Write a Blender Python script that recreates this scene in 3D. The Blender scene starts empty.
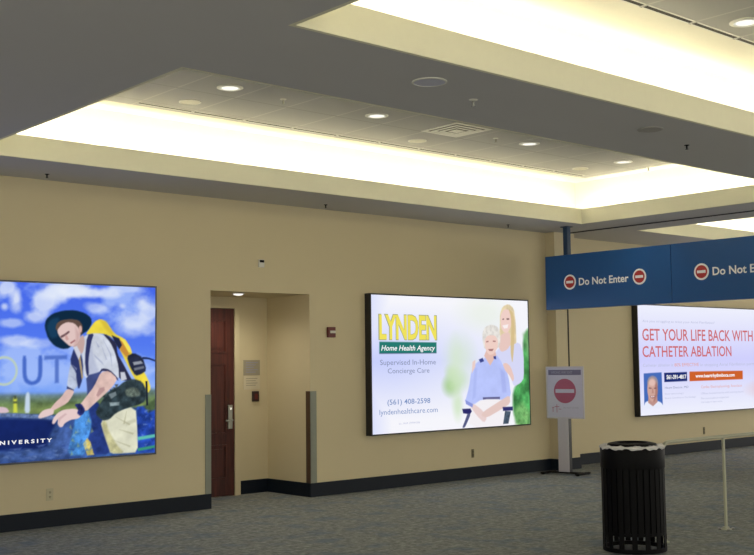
import bpy, bmesh, math, random
import numpy as np
from mathutils import Vector, Matrix
R = math.radians
S = bpy.context.scene
C = S.collection

# ------------------------------------------------------------------ camera
cam_d = bpy.data.cameras.new('camera')
cam = bpy.data.objects.new('camera', cam_d); C.objects.link(cam)
yaw, pitch, roll = R(41.559), R(4.42), R(-0.701)
fw = Vector((math.sin(yaw)*math.cos(pitch), math.cos(yaw)*math.cos(pitch), math.sin(pitch)))
rt = Vector((math.cos(yaw), -math.sin(yaw), 0)); up = rt.cross(fw)
r2 = rt*math.cos(roll) + up*math.sin(roll); u2 = -rt*math.sin(roll) + up*math.cos(roll)
m3 = Matrix((r2, u2, -fw)).transposed()
cam.matrix_world = Matrix.Translation((0, 0, 1.53)) @ m3.to_4x4()
cam_d.sensor_fit = 'HORIZONTAL'; cam_d.sensor_width = 36
cam_d.lens = 36*1103.86/754
cam_d.clip_start = 0.05; cam_d.clip_end = 200
S.camera = cam

# ------------------------------------------------------------------ world, light, exposure
S.view_settings.view_transform = 'Standard'; S.view_settings.look = 'None'
S.view_settings.exposure = 0.0; S.view_settings.gamma = 1.0
S.view_settings.use_curve_mapping = False
w = bpy.data.worlds.new('world'); S.world = w; w.use_nodes = True
bg = w.node_tree.nodes['Background']
bg.inputs[0].default_value = (1.0, 0.955, 0.86, 1); bg.inputs[1].default_value = 1.95

def area(name, loc, rot, sx, sy, power, col):
    d = bpy.data.lights.new(name, 'AREA'); d.shape = 'RECTANGLE'; d.size = sx; d.size_y = sy
    d.energy = power; d.color = col; d.spread = R(140)
    o = bpy.data.objects.new(name, d); C.objects.link(o); o.location = loc; o.rotation_euler = rot
    return o

SOF, TOP = 3.35, 4.0            # soffit height, raised tray ceiling height
WY = 10.13                      # the long wall
SET = 0.45                      # how far each cove wall is set back behind its lip
TRAYS = [(3.55, 11.78, 5.775, 9.15), (3.55, 11.78, 1.26, 4.64), (13.07, 21.3, 5.775, 9.15), (13.07, 21.3, 1.26, 4.64)]
COVE = (1.0, 0.955, 0.84)
for (x0, x1, y0, y1) in TRAYS:  # fluorescent light coves along the four sides of each tray
    k = 6.6
    s = SET*0.45; z = SOF+0.10
    area('cove_light', ((x0+x1)/2, y1+s, z), (R(180-62), 0, 0), x1-x0+2*s, 0.06, k*(x1-x0), COVE)
    area('cove_light', ((x0+x1)/2, y0-s, z), (R(180+62), 0, 0), x1-x0+2*s, 0.06, k*(x1-x0), COVE)
    area('cove_light', (x0-s, (y0+y1)/2, z), (R(180), R(-62), 0), 0.06, y1-y0+2*s, k*(y1-y0), COVE)
    area('cove_light', (x1+s, (y0+y1)/2, z), (R(180), R(62), 0), 0.06, y1-y0+2*s, k*(y1-y0), COVE)

# ------------------------------------------------------------------ materials
def lin(c):
    return tuple((v/255/12.92 if v/255 <= 0.04045 else ((v/255+0.055)/1.055)**2.4) for v in c)
def mat(name, rgb, rough=0.6, metal=0.0, noise=0.0, scale=20.0, bump=0.0, spec=0.5, srgb=True, bscale=None):
    m = bpy.data.materials.new(name); m.use_nodes = True
    nt = m.node_tree; b = nt.nodes['Principled BSDF']
    c = lin(rgb) if srgb else rgb
    b.inputs['Base Color'].default_value = (*c, 1)
    b.inputs['Roughness'].default_value = rough; b.inputs['Metallic'].default_value = metal
    b.inputs['Specular IOR Level'].default_value = spec
    tc = nt.nodes.new('ShaderNodeTexCoord')
    nz = nt.nodes.new('ShaderNodeTexNoise'); nz.inputs['Scale'].default_value = scale
    nz.inputs['Detail'].default_value = 4
    nt.links.new(tc.outputs['Object'], nz.inputs['Vector'])
    rp = nt.nodes.new('ShaderNodeMapRange')
    n = max(noise, 0.02)
    rp.inputs['To Min'].default_value = 1-n; rp.inputs['To Max'].default_value = 1+n
    nt.links.new(nz.outputs['Fac'], rp.inputs['Value'])
    mx = nt.nodes.new('ShaderNodeVectorMath'); mx.operation = 'SCALE'
    mx.inputs[0].default_value = c
    nt.links.new(rp.outputs[0], mx.inputs['Scale']); nt.links.new(mx.outputs[0], b.inputs['Base Color'])
    if bump:
        bp = nt.nodes.new('ShaderNodeBump'); bp.inputs['Strength'].default_value = bump
        bp.inputs['Distance'].default_value = 0.01
        n2 = nt.nodes.new('ShaderNodeTexNoise'); n2.inputs['Scale'].default_value = bscale or scale*4
        nt.links.new(tc.outputs['Object'], n2.inputs['Vector'])
        nt.links.new(n2.outputs['Fac'], bp.inputs['Height']); nt.links.new(bp.outputs[0], b.inputs['Normal'])
    return m
def emis(name, rgb, strength=1.0):
    m = bpy.data.materials.new(name); m.use_nodes = True
    nt = m.node_tree; nt.nodes.clear()
    o = nt.nodes.new('ShaderNodeOutputMaterial'); e = nt.nodes.new('ShaderNodeEmission')
    e.inputs[0].default_value = (*lin(rgb), 1); e.inputs[1].default_value = strength
    nt.links.new(e.outputs[0], o.inputs[0])
    return m
def backlit(name, gain=1.0):
    m = bpy.data.materials.new(name); m.use_nodes = True
    nt = m.node_tree; nt.nodes.clear()
    o = nt.nodes.new('ShaderNodeOutputMaterial'); e = nt.nodes.new('ShaderNodeEmission')
    a = nt.nodes.new('ShaderNodeVertexColor'); a.layer_name = 'print'
    nt.links.new(a.outputs[0], e.inputs[0]); e.inputs[1].default_value = gain
    nt.links.new(e.outputs[0], o.inputs[0])
    return m

M = {}
M['wall'] = mat('beige painted wall', (0.625, 0.54, 0.345), 0.62, noise=0.03, scale=1.5, bump=0.03, srgb=False, spec=0.3, bscale=160)
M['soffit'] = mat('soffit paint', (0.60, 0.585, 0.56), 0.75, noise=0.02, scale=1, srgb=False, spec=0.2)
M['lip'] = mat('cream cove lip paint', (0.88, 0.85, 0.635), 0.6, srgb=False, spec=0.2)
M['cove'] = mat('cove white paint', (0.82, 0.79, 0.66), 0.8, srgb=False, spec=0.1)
M['joint'] = mat('dark expansion joint', (40, 36, 34), 0.8)
M['navy_base'] = mat('navy vinyl base', (12, 22, 34), 0.5, spec=0.25)
M['black'] = mat('black powder coat', (2, 2, 3), 0.5, spec=0.12)
M['black_matte'] = mat('black matte', (9, 9, 10), 0.7, spec=0.2)
M['frame_black'] = mat('billboard black frame', (22, 22, 26), 0.4)
M['frame_grey'] = mat('billboard grey frame', (80, 84, 96), 0.4)
M['steel'] = mat('brushed steel', (150, 150, 138), 0.35, metal=0.9, noise=0.08, scale=60)
M['guard'] = mat('satin steel corner guard', (132, 135, 122), 0.5, metal=0.35, noise=0.05, scale=8)
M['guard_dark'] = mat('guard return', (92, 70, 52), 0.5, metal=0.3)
M['chrome'] = mat('chrome', (225, 225, 220), 0.15, metal=1)
M['white'] = mat('white plastic', (215, 212, 200), 0.45)
M['ivory'] = mat('ivory plastic', (190, 182, 150), 0.45)
M['grey_plate'] = mat('olive plate', (112, 104, 74), 0.5)
M['blue'] = mat('sign blue', (0.008, 0.082, 0.275), 0.36, srgb=False, spec=0.45)
M['blue_post'] = mat('post blue', (28, 58, 88), 0.45)
M['letter_white'] = mat('sign lettering white', (246, 246, 246), 0.5)
M['icon_red'] = mat('icon red', (176, 40, 40), 0.5)
M['rail'] = mat('pale railing enamel', (176, 176, 152), 0.4)
M['alu'] = mat('matte aluminium', (186, 182, 186), 0.5, metal=0.15)
M['paper'] = mat('white placard', (186, 184, 200), 0.5)
M['purple_grey'] = mat('placard heading band', (104, 100, 126), 0.6)
M['dull_red'] = mat('placard red', (160, 80, 104), 0.6)
M['ink'] = mat('grey print', (150, 150, 165), 0.6)
M['notice'] = mat('grey notice', (156, 148, 128), 0.5)
M['notice2'] = mat('pale notice', (208, 198, 172), 0.4)
M['darkred'] = mat('dark red device', (96, 26, 18), 0.45)
M['reader'] = mat('card reader', (44, 22, 20), 0.4)
M['bag'] = mat('clear liner bag', (215, 213, 210), 0.25, spec=0.8)
M['grille'] = mat('speaker grille', (200, 200, 212), 0.6)
M['grille_pale'] = mat('pale speaker grille', (214, 210, 190), 0.6)
M['grille_dim'] = mat('dark ceiling disc', (172, 168, 160), 0.7)
M['trim_white'] = mat('white fixture trim', (220, 218, 205), 0.4)
M['throat'] = mat('vent throat', (104, 100, 88), 0.8)
M['slot'] = mat('slot shadow', (52, 48, 40), 0.8)
M['lamp'] = emis('downlight lamp', (255, 253, 244), 1.1)
M['lamp_dim'] = emis('downlight reflector', (232, 232, 220), 0.95)

# carpet
def carpet():
    m = bpy.data.materials.new('mottled carpet'); m.use_nodes = True
    nt = m.node_tree; b = nt.nodes['Principled BSDF']; b.inputs['Roughness'].default_value = 0.95
    b.inputs['Specular IOR Level'].default_value = 0.1
    tc = nt.nodes.new('ShaderNodeTexCoord')
    n1 = nt.nodes.new('ShaderNodeTexNoise'); n1.inputs['Scale'].default_value = 16; n1.inputs['Detail'].default_value = 8
    n1.inputs['Roughness'].default_value = 0.75
    n2 = nt.nodes.new('ShaderNodeTexNoise'); n2.inputs['Scale'].default_value = 3.2; n2.inputs['Detail'].default_value = 5
    v = nt.nodes.new('ShaderNodeTexVoronoi'); v.inputs['Scale'].default_value = 26
    for n in (n1, n2, v): nt.links.new(tc.outputs['Object'], n.inputs['Vector'])
    cr = nt.nodes.new('ShaderNodeValToRGB')
    e = cr.color_ramp.elements
    e[0].position = 0.36; e[0].color = (*lin((112, 116, 115)), 1)
    e[1].position = 0.64; e[1].color = (*lin((170, 174, 170)), 1)
    a = e.new(0.5); a.color = (*lin((143, 146, 143)), 1)
    nt.links.new(n1.outputs['Fac'], cr.inputs[0])
    c2 = nt.nodes.new('ShaderNodeValToRGB'); e = c2.color_ramp.elements
    e[0].position = 0.5; e[0].color = (0, 0, 0, 1); e[1].position = 0.66; e[1].color = (0.5, 0.5, 0.5, 1)
    nt.links.new(n2.outputs['Fac'], c2.inputs[0])
    mx = nt.nodes.new('ShaderNodeMix'); mx.data_type = 'RGBA'
    nt.links.new(c2.outputs[0], mx.inputs['Factor']); nt.links.new(cr.outputs[0], mx.inputs[6])
    mx.inputs[7].default_value = (*lin((104, 122, 146)), 1)
    m2 = nt.nodes.new('ShaderNodeMix'); m2.data_type = 'RGBA'; m2.blend_type = 'MULTIPLY'
    m2.inputs['Factor'].default_value = 0.35
    nt.links.new(mx.outputs[2], m2.inputs[6])
    c3 = nt.nodes.new('ShaderNodeValToRGB'); e = c3.color_ramp.elements
    e[0].position = 0.0; e[0].color = (0.45, 0.45, 0.45, 1); e[1].position = 0.45; e[1].color = (1, 1, 1, 1)
    nt.links.new(v.outputs['Distance'], c3.inputs[0]); nt.links.new(c3.outputs[0], m2.inputs[7])
    nt.links.new(m2.outputs[2], b.inputs['Base Color'])
    bp = nt.nodes.new('ShaderNodeBump'); bp.inputs['Strength'].default_value = 0.4; bp.inputs['Distance'].default_value = 0.01
    n3 = nt.nodes.new('ShaderNodeTexNoise'); n3.inputs['Scale'].default_value = 180
    nt.links.new(tc.outputs['Object'], n3.inputs['Vector'])
    nt.links.new(n3.outputs['Fac'], bp.inputs['Height']); nt.links.new(bp.outputs[0], b.inputs['Normal'])
    return m
M['carpet'] = carpet()

# ceiling tiles: 0.61 m grid of pale tee bars
def tiles(px, py):
    m = bpy.data.materials.new('acoustic tiles'); m.use_nodes = True
    nt = m.node_tree; b = nt.nodes['Principled BSDF']; b.inputs['Roughness'].default_value = 0.85
    b.inputs['Specular IOR Level'].default_value = 0.15
    tc = nt.nodes.new('ShaderNodeTexCoord'); sp = nt.nodes.new('ShaderNodeSeparateXYZ')
    nt.links.new(tc.outputs['Object'], sp.inputs[0])
    def math_(op, a, bb=None):
        n = nt.nodes.new('ShaderNodeMath'); n.operation = op
        for i, x in enumerate((a, bb)):
            if x is None: continue
            if isinstance(x, (int, float)): n.inputs[i].default_value = x
            else: nt.links.new(x, n.inputs[i])
        return n.outputs[0]
    def line(ax, ph, wd):
        t = math_('FRACT', math_('DIVIDE', math_('SUBTRACT', ax, ph-61), 0.61))
        return math_('GREATER_THAN', math_('ABSOLUTE', math_('SUBTRACT', t, 0.5)), 0.5-wd)
    lx = line(sp.outputs[0], px, 0.018); ly = line(sp.outputs[1], py, 0.018)
    mx = nt.nodes.new('ShaderNodeMix'); mx.data_type = 'RGBA'
    mx.inputs[6].default_value = (0.47, 0.46, 0.43, 1); mx.inputs[7].default_value = (0.58, 0.565, 0.51, 1)
    nt.links.new(lx, mx.inputs['Factor'])
    m2 = nt.nodes.new('ShaderNodeMix'); m2.data_type = 'RGBA'
    m2.inputs[7].default_value = (0.39, 0.38, 0.34, 1)
    nt.links.new(ly, m2.inputs['Factor']); nt.links.new(mx.outputs[2], m2.inputs[6])
    nz = nt.nodes.new('ShaderNodeTexNoise'); nz.inputs['Scale'].default_value = 90
    nt.links.new(tc.outputs['Object'], nz.inputs['Vector'])
    bp = nt.nodes.new('ShaderNodeBump'); bp.inputs['Strength'].default_value = 0.15; bp.inputs['Distance'].default_value = 0.01
    nt.links.new(nz.outputs['Fac'], bp.inputs['Height']); nt.links.new(bp.outputs[0], b.inputs['Normal'])
    nt.links.new(m2.outputs[2], b.inputs['Base Color'])
    return m
M['tile1'] = tiles(5.11, 9.03)
M['tile2'] = tiles(7.04, 4.44)

def wood():
    m = bpy.data.materials.new('mahogany door'); m.use_nodes = True
    nt = m.node_tree; b = nt.nodes['Principled BSDF']; b.inputs['Roughness'].default_value = 0.45
    b.inputs['Specular IOR Level'].default_value = 0.3
    tc = nt.nodes.new('ShaderNodeTexCoord'); mp = nt.nodes.new('ShaderNodeMapping')
    mp.inputs['Scale'].default_value = (30, 30, 2)
    nz = nt.nodes.new('ShaderNodeTexNoise'); nz.inputs['Scale'].default_value = 1.2; nz.inputs['Detail'].default_value = 5
    cr = nt.nodes.new('ShaderNodeValToRGB'); e = cr.color_ramp.elements
    e[0].position = 0.3; e[0].color = (*lin((56, 24, 17)), 1); e[1].position = 0.7; e[1].color = (*lin((86, 38, 28)), 1)
    nt.links.new(tc.outputs['Object'], mp.inputs[0]); nt.links.new(mp.outputs[0], nz.inputs[0])
    nt.links.new(nz.outputs['Fac'], cr.inputs[0]); nt.links.new(cr.outputs[0], b.inputs['Base Color'])
    return m
M['wood'] = wood()

# ------------------------------------------------------------------ helpers
def box(bm, x0, x1, y0, y1, z0, z1):
    if x0 > x1: x0, x1 = x1, x0
    if y0 > y1: y0, y1 = y1, y0
    if z0 > z1: z0, z1 = z1, z0
    v = [bm.verts.new(p) for p in ((x0,y0,z0),(x1,y0,z0),(x1,y1,z0),(x0,y1,z0),(x0,y0,z1),(x1,y0,z1),(x1,y1,z1),(x0,y1,z1))]
    for f in ((0,3,2,1),(4,5,6,7),(0,1,5,4),(1,2,6,5),(2,3,7,6),(3,0,4,7)): bm.faces.new([v[i] for i in f])
def lathe(bm, prof, seg=32, cx=0, cy=0, close=True):
    rings = []
    for (r, z) in prof:
        rings.append([bm.verts.new((cx+r*math.cos(2*math.pi*i/seg), cy+r*math.sin(2*math.pi*i/seg), z)) for i in range(seg)])
    for a, b in zip(rings, rings[1:]):
        for i in range(seg):
            bm.faces.new((a[i], a[(i+1) % seg], b[(i+1) % seg], b[i]))
    if close:
        bm.faces.new(rings[0][::-1]); bm.faces.new(rings[-1])
def tube(bm, pts, r, seg=12):
    pts = [Vector(p) for p in pts]; rings = []
    prev = None
    for i, p in enumerate(pts):
        t = (pts[min(i+1, len(pts)-1)] - pts[max(i-1, 0)]).normalized()
        a = Vector((0, 1, 0)) if abs(t.y) < 0.9 else Vector((0, 0, 1))
        if prev is not None: a = prev
        n = (a - t*a.dot(t)).normalized(); prev = n; b = t.cross(n)
        rings.append([bm.verts.new(p + n*r*math.cos(2*math.pi*k/seg) + b*r*math.sin(2*math.pi*k/seg)) for k in range(seg)])
    for a, b in zip(rings, rings[1:]):
        for i in range(seg): bm.faces.new((a[i], a[(i+1) % seg], b[(i+1) % seg], b[i]))
    bm.faces.new(rings[0][::-1]); bm.faces.new(rings[-1])
def B(*boxes):
    bm = bmesh.new()
    for b in boxes: box(bm, *b)
    return bm
def obj(name, bm, m, parent=None, loc=None, smooth=False, bevel=0):
    me = bpy.data.meshes.new(name)
    bmesh.ops.recalc_face_normals(bm, faces=bm.faces)
    bm.to_mesh(me); bm.free()
    me.materials.append(m)
    if smooth:
        for p in me.polygons: p.use_smooth = True
        try: me.set_sharp_from_angle(angle=R(35))
        except Exception: pass
    o = bpy.data.objects.new(name, me); C.objects.link(o)
    if parent: o.parent = parent
    if loc: o.location = loc
    if bevel:
        md = o.modifiers.new('bevel', 'BEVEL'); md.width = bevel; md.segments = 2; md.limit_method = 'ANGLE'
    return o
def struct(name, bm, m, parent=None):
    o = obj(name, bm, m, parent)
    if not parent: o['kind'] = 'structure'
    return o
def tag(o, label, cat, group=None):
    o['label'] = label; o['category'] = cat
    if group: o['group'] = group
    return o
def thing(name, label, cat, loc=(0,0,0), rotz=0, group=None):
    o = bpy.data.objects.new(name, None); C.objects.link(o); o.empty_display_size = 0.1
    o.location = loc; o.rotation_euler = (0, 0, rotz)
    return tag(o, label, cat, group)
def dup(root, loc, label, group=None):
    r = root.copy(); C.objects.link(r); r.location = loc; r['label'] = label
    if group: r['group'] = group
    for ch in list(root.children):
        c = ch.copy(); C.objects.link(c); c.parent = r
    return r

_cap = {}
def lettering(name, text, m, parent, u0, u1, v0, v1, d, facing='-Y', bold=0.0, shear=0.0, wide=None):
    """text mesh whose first and last glyph reach u0..u1 and whose capitals reach v0..v1; d = face plane"""
    def mk(t):
        cu = bpy.data.curves.new('t', 'FONT'); cu.body = t; cu.offset = bold; cu.shear = shear
        cu.resolution_u = 3
        o = bpy.data.objects.new('t', cu); C.objects.link(o)
        dg = bpy.context.evaluated_depsgraph_get()
        me = bpy.data.meshes.new_from_object(o.evaluated_get(dg))
        bpy.data.objects.remove(o); bpy.data.curves.remove(cu)
        return me
    if bold not in _cap:
        h = mk('H'); ys = [v.co.y for v in h.vertices]; _cap[bold] = (min(ys), max(ys)); bpy.data.meshes.remove(h)
    y0, y1 = _cap[bold]
    me = mk(text); xs = [v.co.x for v in me.vertices]; x0, x1 = min(xs), max(xs)
    for v in me.vertices:
        u = u0 + (v.co.x-x0)/(x1-x0)*(u1-u0); w_ = v0 + (v.co.y-y0)/(y1-y0)*(v1-v0)
        v.co = (u, d, w_) if facing == '-Y' else (d, -u, w_)
    me.name = name; me.materials.clear(); me.materials.append(m)
    o = bpy.data.objects.new(name, me); C.objects.link(o); o.parent = parent
    return o

# ------------------------------------------------------------------ structure
X0, X1, Y0 = -6.0, 24.0, -5.0
bm = bmesh.new(); box(bm, X0, X1, Y0, 11.4, -0.1, 0); struct('floor', bm, M['carpet'])

# long wall with the door alcove, the shallow pilaster and the set-back stretch beyond it
AX0, AX1, AZ, AY = 6.567, 7.925, 2.335, 10.97       # alcove
PX0, PX1, PY = 12.20, 12.66, 9.97                   # pilaster
WY2 = 10.30
bm = B((X0, AX0, WY, WY+1.1, 0, TOP+0.2), (AX1, PX0, WY, WY+1.1, 0, TOP+0.2), (AX0, AX1, WY, WY+1.1, AZ, TOP+0.2),
       (AX0, AX1, AY, AY+0.26, 0, AZ), (PX0, PX1, PY, WY+1.1, 0, TOP+0.2), (PX1, X1, WY2, WY+1.1, 0, TOP+0.2))
struct('wall_back', bm, M['wall'])
bt, bh = 0.012, 0.158
bm = B((X0, AX0, WY-bt, WY, 0, bh), (AX0, AX0+bt, WY, AY, 0, bh), (7.51, AX1, AY-bt, AY, 0, bh), (AX1-bt, AX1, WY, AY, 0, bh),
       (AX1-bt, PX0, WY-bt, WY, 0, bh), (PX0-bt, PX0, PY-bt, WY, 0, bh), (PX0, PX1+bt, PY-bt, PY, 0, bh),
       (PX1, PX1+bt, PY, WY2, 0, bh), (PX1, X1, WY2-bt, WY2, 0, bh))
struct('baseboard_back', bm, M['navy_base'])
# seam in the pilaster and across the soffit
struct('trim_1', B((12.45, 12.475, PY-0.006, PY, bh, SOF)), M['joint'])
struct('trim_2', B((12.45, 12.50, Y0, PY, SOF-0.008, SOF+0.002)), M['joint'])

# ceiling: soffit sheet with four tray openings, cove shelves, cove walls, raised lids
bm = bmesh.new()
T = 0.04
t_ = 0.03
xs = [X0, 3.55-t_, 11.78+t_, 13.07-t_, 21.3+t_, X1]; ys = [Y0, 1.26-t_, 4.64+t_, 5.775-t_, 9.15+t_, WY2]
for i in range(5):
    for j in range(5):
        if i in (1, 3) and j in (1, 3): continue
        x_a, x_b, y_a, y_b = xs[i], xs[i+1], ys[j], ys[j+1]
        box(bm, x_a, x_b, y_a, y_b, SOF, SOF+T)
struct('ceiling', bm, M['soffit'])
lid = bmesh.new(); lips = bmesh.new(); n = 3
for (x0, x1, y0, y1) in TRAYS:
    a, b_, c, d = x0-SET, x1+SET, y0-SET, y1+SET
    box(lid, a-0.03, a, c, d, SOF+T, TOP); box(lid, b_, b_+0.03, c, d, SOF+T, TOP)
    box(lid, a, b_, c-0.03, c, SOF+T, TOP); box(lid, a, b_, d, d+0.03, SOF+T, TOP)
    e = 0.09
    box(lid, a, x0+e*0-0.08, c, d, TOP, TOP+0.05); box(lid, x1+0.22, b_, c, d, TOP, TOP+0.05)
    ye = 9.24 if y1 > 9 else 4.44
    box(lid, x0-0.08, x1+0.22, c, y0-0.08, TOP, TOP+0.05); box(lid, x0-0.08, x1+0.22, ye, d, TOP, TOP+0.05)
    t = 0.03; zt = SOF+0.20
    box(lips, x0-t, x1+t, y1, y1+t, SOF, zt); box(lips, x0-t, x1+t, y0-t, y0, SOF, zt)
    box(lips, x0-t, x0, y0, y1, SOF, zt); box(lips, x1, x1+t, y0, y1, SOF, zt)
    tl = bmesh.new(); box(tl, x0-0.08, x1+0.22, y0-0.08, ye, TOP, TOP+0.05)
    struct('ceiling' , tl, M['tile1'] if y1 > 9 else M['tile2'])
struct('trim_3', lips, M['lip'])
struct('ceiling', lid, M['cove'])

# the door in the alcove
door = bmesh.new()
dx0, dx1, dz = 6.60, 7.41, 2.19
box(door, dx0, dx1, AY-0.045, AY-0.012, 0.008, dz)
cols = [(dx0+0.11, dx0+0.39), (dx1-0.39, dx1-0.11)]
rows = [(0.20, 0.60), (0.72, 1.55), (1.67, 2.06)]
for (a, b_) in cols:
    for (c, d) in rows:
        for (p, q, r_, s_) in ((a, b_, c, c+0.02), (a, b_, d-0.02, d), (a, a+0.02, c+0.02, d-0.02), (b_-0.02, b_, c+0.02, d-0.02)):
            box(door, p, q, AY-0.056, AY-0.045, r_, s_)
        box(door, a+0.05, b_-0.05, AY-0.053, AY-0.045, c+0.05, d-0.05)
dr = struct('door_1', door, M['wood'])
obj('door_frame', B((dx1+0.004, dx1+0.08, AY-0.06, AY, 0, dz+0.004), (AX0+0.001, dx1+0.06, AY-0.06, AY, dz+0.004, dz+0.04), (AX0+0.013, dx0-0.002, AY-0.06, AY, 0, dz)), M['wall'], dr)
h = bmesh.new(); box(h, dx1-0.095, dx1-0.035, AY-0.066, AY-0.045, 0.78, 1.06)
box(h, dx1-0.16, dx1-0.055, AY-0.115, AY-0.098, 0.87, 0.892); box(h, dx1-0.075, dx1-0.055, AY-0.10, AY-0.06, 0.87, 0.892)
obj('door_handle', h, M['steel'], dr, bevel=0.004)
h = bmesh.new(); box(h, dx1-0.083, dx1-0.053, AY-0.082, AY-0.064, 1.0, 1.03); obj('lock_knob', h, M['chrome'], dr, bevel=0.004)

# ------------------------------------------------------------------ backlit advertising panels
def smooth_poly(px, py, poly, f):
    inside = np.zeros(px.shape, bool); dist = np.full(px.shape, 1e9)
    n = len(poly)
    for i in range(n):
        x1, y1 = poly[i]; x2, y2 = poly[(i+1) % n]
        dx, dy = x2-x1, y2-y1; L = dx*dx+dy*dy+1e-12
        t = np.clip(((px-x1)*dx+(py-y1)*dy)/L, 0, 1)
        dist = np.minimum(dist, np.hypot(px-x1-t*dx, py-y1-t*dy))
        if abs(dy) > 1e-9:
            c = ((y1 > py) != (y2 > py)) & (px < dx*(py-y1)/dy + x1)
            inside ^= c
    sd = np.where(inside, dist, -dist)
    return np.clip(0.5+sd/f, 0, 1)
def vnoise(px, py, sc, seed, octs=5, sy=1.0):
    rg = np.random.RandomState(seed); out = np.zeros(px.shape); amp = 1; tot = 0
    for o_ in range(octs):
        g = rg.rand(96, 96); x = (px/sc*2**o_) % 95; y = (py/sc/sy*2**o_) % 95
        xi = x.astype(int); yi = y.astype(int); fx = x-xi; fy = y-yi
        fx = fx*fx*(3-2*fx); fy = fy*fy*(3-2*fy)
        v = (g[yi, xi]*(1-fx)+g[yi, xi+1]*fx)*(1-fy)+(g[yi+1, xi]*(1-fx)+g[yi+1, xi+1]*fx)*fy
        out += v*amp; tot += amp; amp *= 0.55
    return out/tot
class Print:
    """a printed picture, kept as one colour per vertex of a fine flat grid"""
    def __init__(s, w_, h_, nx=400):
        s.w, s.h, s.nx = w_, h_, nx; s.ny = int(nx*h_/w_)
        gx, gy = np.meshgrid(np.linspace(0, w_, s.nx+1), np.linspace(0, h_, s.ny+1))
        s.x, s.y = gx, gy; s.img = np.zeros(gx.shape+(3,))
    def put(s, alpha, col):
        a = np.clip(alpha, 0, 1)[..., None]
        col = np.asarray(col, float)
        s.img = s.img*(1-a) + col*a
    def poly(s, pts, col, f=0.02, alpha=1.0, noise=0, seed=1, sc=0.12, sharp=False):
        if len(pts) >= 6 and not sharp:      # soften the corners of the drawn outline
            pts = [q for a, b in zip(pts, pts[1:]+pts[:1]) for q in ((a[0]*.8+b[0]*.2, a[1]*.8+b[1]*.2), (a[0]*.2+b[0]*.8, a[1]*.2+b[1]*.8))]
        a = smooth_poly(s.x, s.y, pts, f)*alpha
        c = np.ones(s.img.shape)*np.asarray(col, float)
        if noise: c = c*(1+noise*2*(vnoise(s.x, s.y, sc, seed)-0.5))[..., None]
        s.put(a, c)
    def blob(s, cx, cy, rx, ry, col, alpha=1.0, soft=0.5, tilt=0.0):
        dx, dy = s.x-cx, s.y-cy; ct, st = math.cos(tilt), math.sin(tilt)
        d = np.hypot((dx*ct+dy*st)/rx, (-dx*st+dy*ct)/ry)
        s.put(np.clip((1+soft/2-d)/soft, 0, 1)*alpha, col)
    def mesh(s, name, m, parent, x0, z0, d):
        nx, ny = s.nx+1, s.ny+1
        co = np.zeros((nx*ny, 3)); co[:, 0] = x0+s.x.ravel(); co[:, 1] = d; co[:, 2] = z0+s.y.ravel()
        i = np.arange((nx-1)*(ny-1)); r = i//(nx-1); c = i % (nx-1); a = r*nx+c
        quads = np.stack([a, a+1, a+nx+1, a+nx], 1)
        me = bpy.data.meshes.new(name)
        me.vertices.add(nx*ny); me.vertices.foreach_set('co', co.ravel())
        me.loops.add(quads.size); me.loops.foreach_set('vertex_index', quads.ravel().astype(np.int32))
        me.polygons.add(len(quads)); me.polygons.foreach_set('loop_start', (np.arange(len(quads))*4).astype(np.int32))
        me.polygons.foreach_set('loop_total', np.full(len(quads), 4, np.int32))
        me.update(calc_edges=True)
        at = me.color_attributes.new('print', 'FLOAT_COLOR', 'POINT')
        v = np.clip(s.img/255, 0, 1).reshape(-1, 3)
        l = np.where(v <= 0.04045, v/12.92, ((v+0.055)/1.055)**2.4)
        rgba = np.ones((nx*ny, 4), np.float32); rgba[:, :3] = l
        at.data.foreach_set('color', rgba.ravel())
        me.materials.append(m)
        o = bpy.data.objects.new(name, me); C.objects.link(o); o.parent = parent
        return o
M['backlit'] = backlit('backlit print')

def panel_box(t, w_, h_, back, side=None):
    """case round the lit face; local origin = lower left of the face, back = depth behind it"""
    f = 0.016
    obj('case', B((-f, w_+f, 0.012, back, -f, h_+f)), M['frame_black'], t)
    obj('frame', B((-f, 0, -0.004, 0.012, -f, h_+f), (w_, w_+f, -0.004, 0.012, -f, h_+f), (0, w_, -0.004, 0.012, -f, 0), (0, w_, -0.004, 0.012, h_, h_+f)), side or M['frame_black'], t)

for nm_, c_ in (('print_white', (250, 250, 252)), ('print_olive', (164, 168, 130)), ('print_yellow', (240, 226, 92)), ('print_blue_grey', (132, 142, 176)),
                ('print_blue', (124, 148, 196)), ('print_pale', (188, 192, 220)), ('print_red', (206, 112, 118)), ('print_peach', (226, 168, 164))):
    M[nm_] = emis(nm_.replace('_', ' '), c_)
def cloud(pr, cx, cy, rx, ry, a):
    n = vnoise(pr.x, pr.y, 0.22, int(cx*100+cy*37) % 997, 5)
    d = np.hypot((pr.x-cx)/rx, (pr.y-cy)/ry) + (n-0.5)*1.5
    pr.put(np.clip((1.35-d)*1.3, 0, 1)*a, np.stack([205+40*n, 218+30*n, np.full(n.shape, 250.)], -1))

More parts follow.
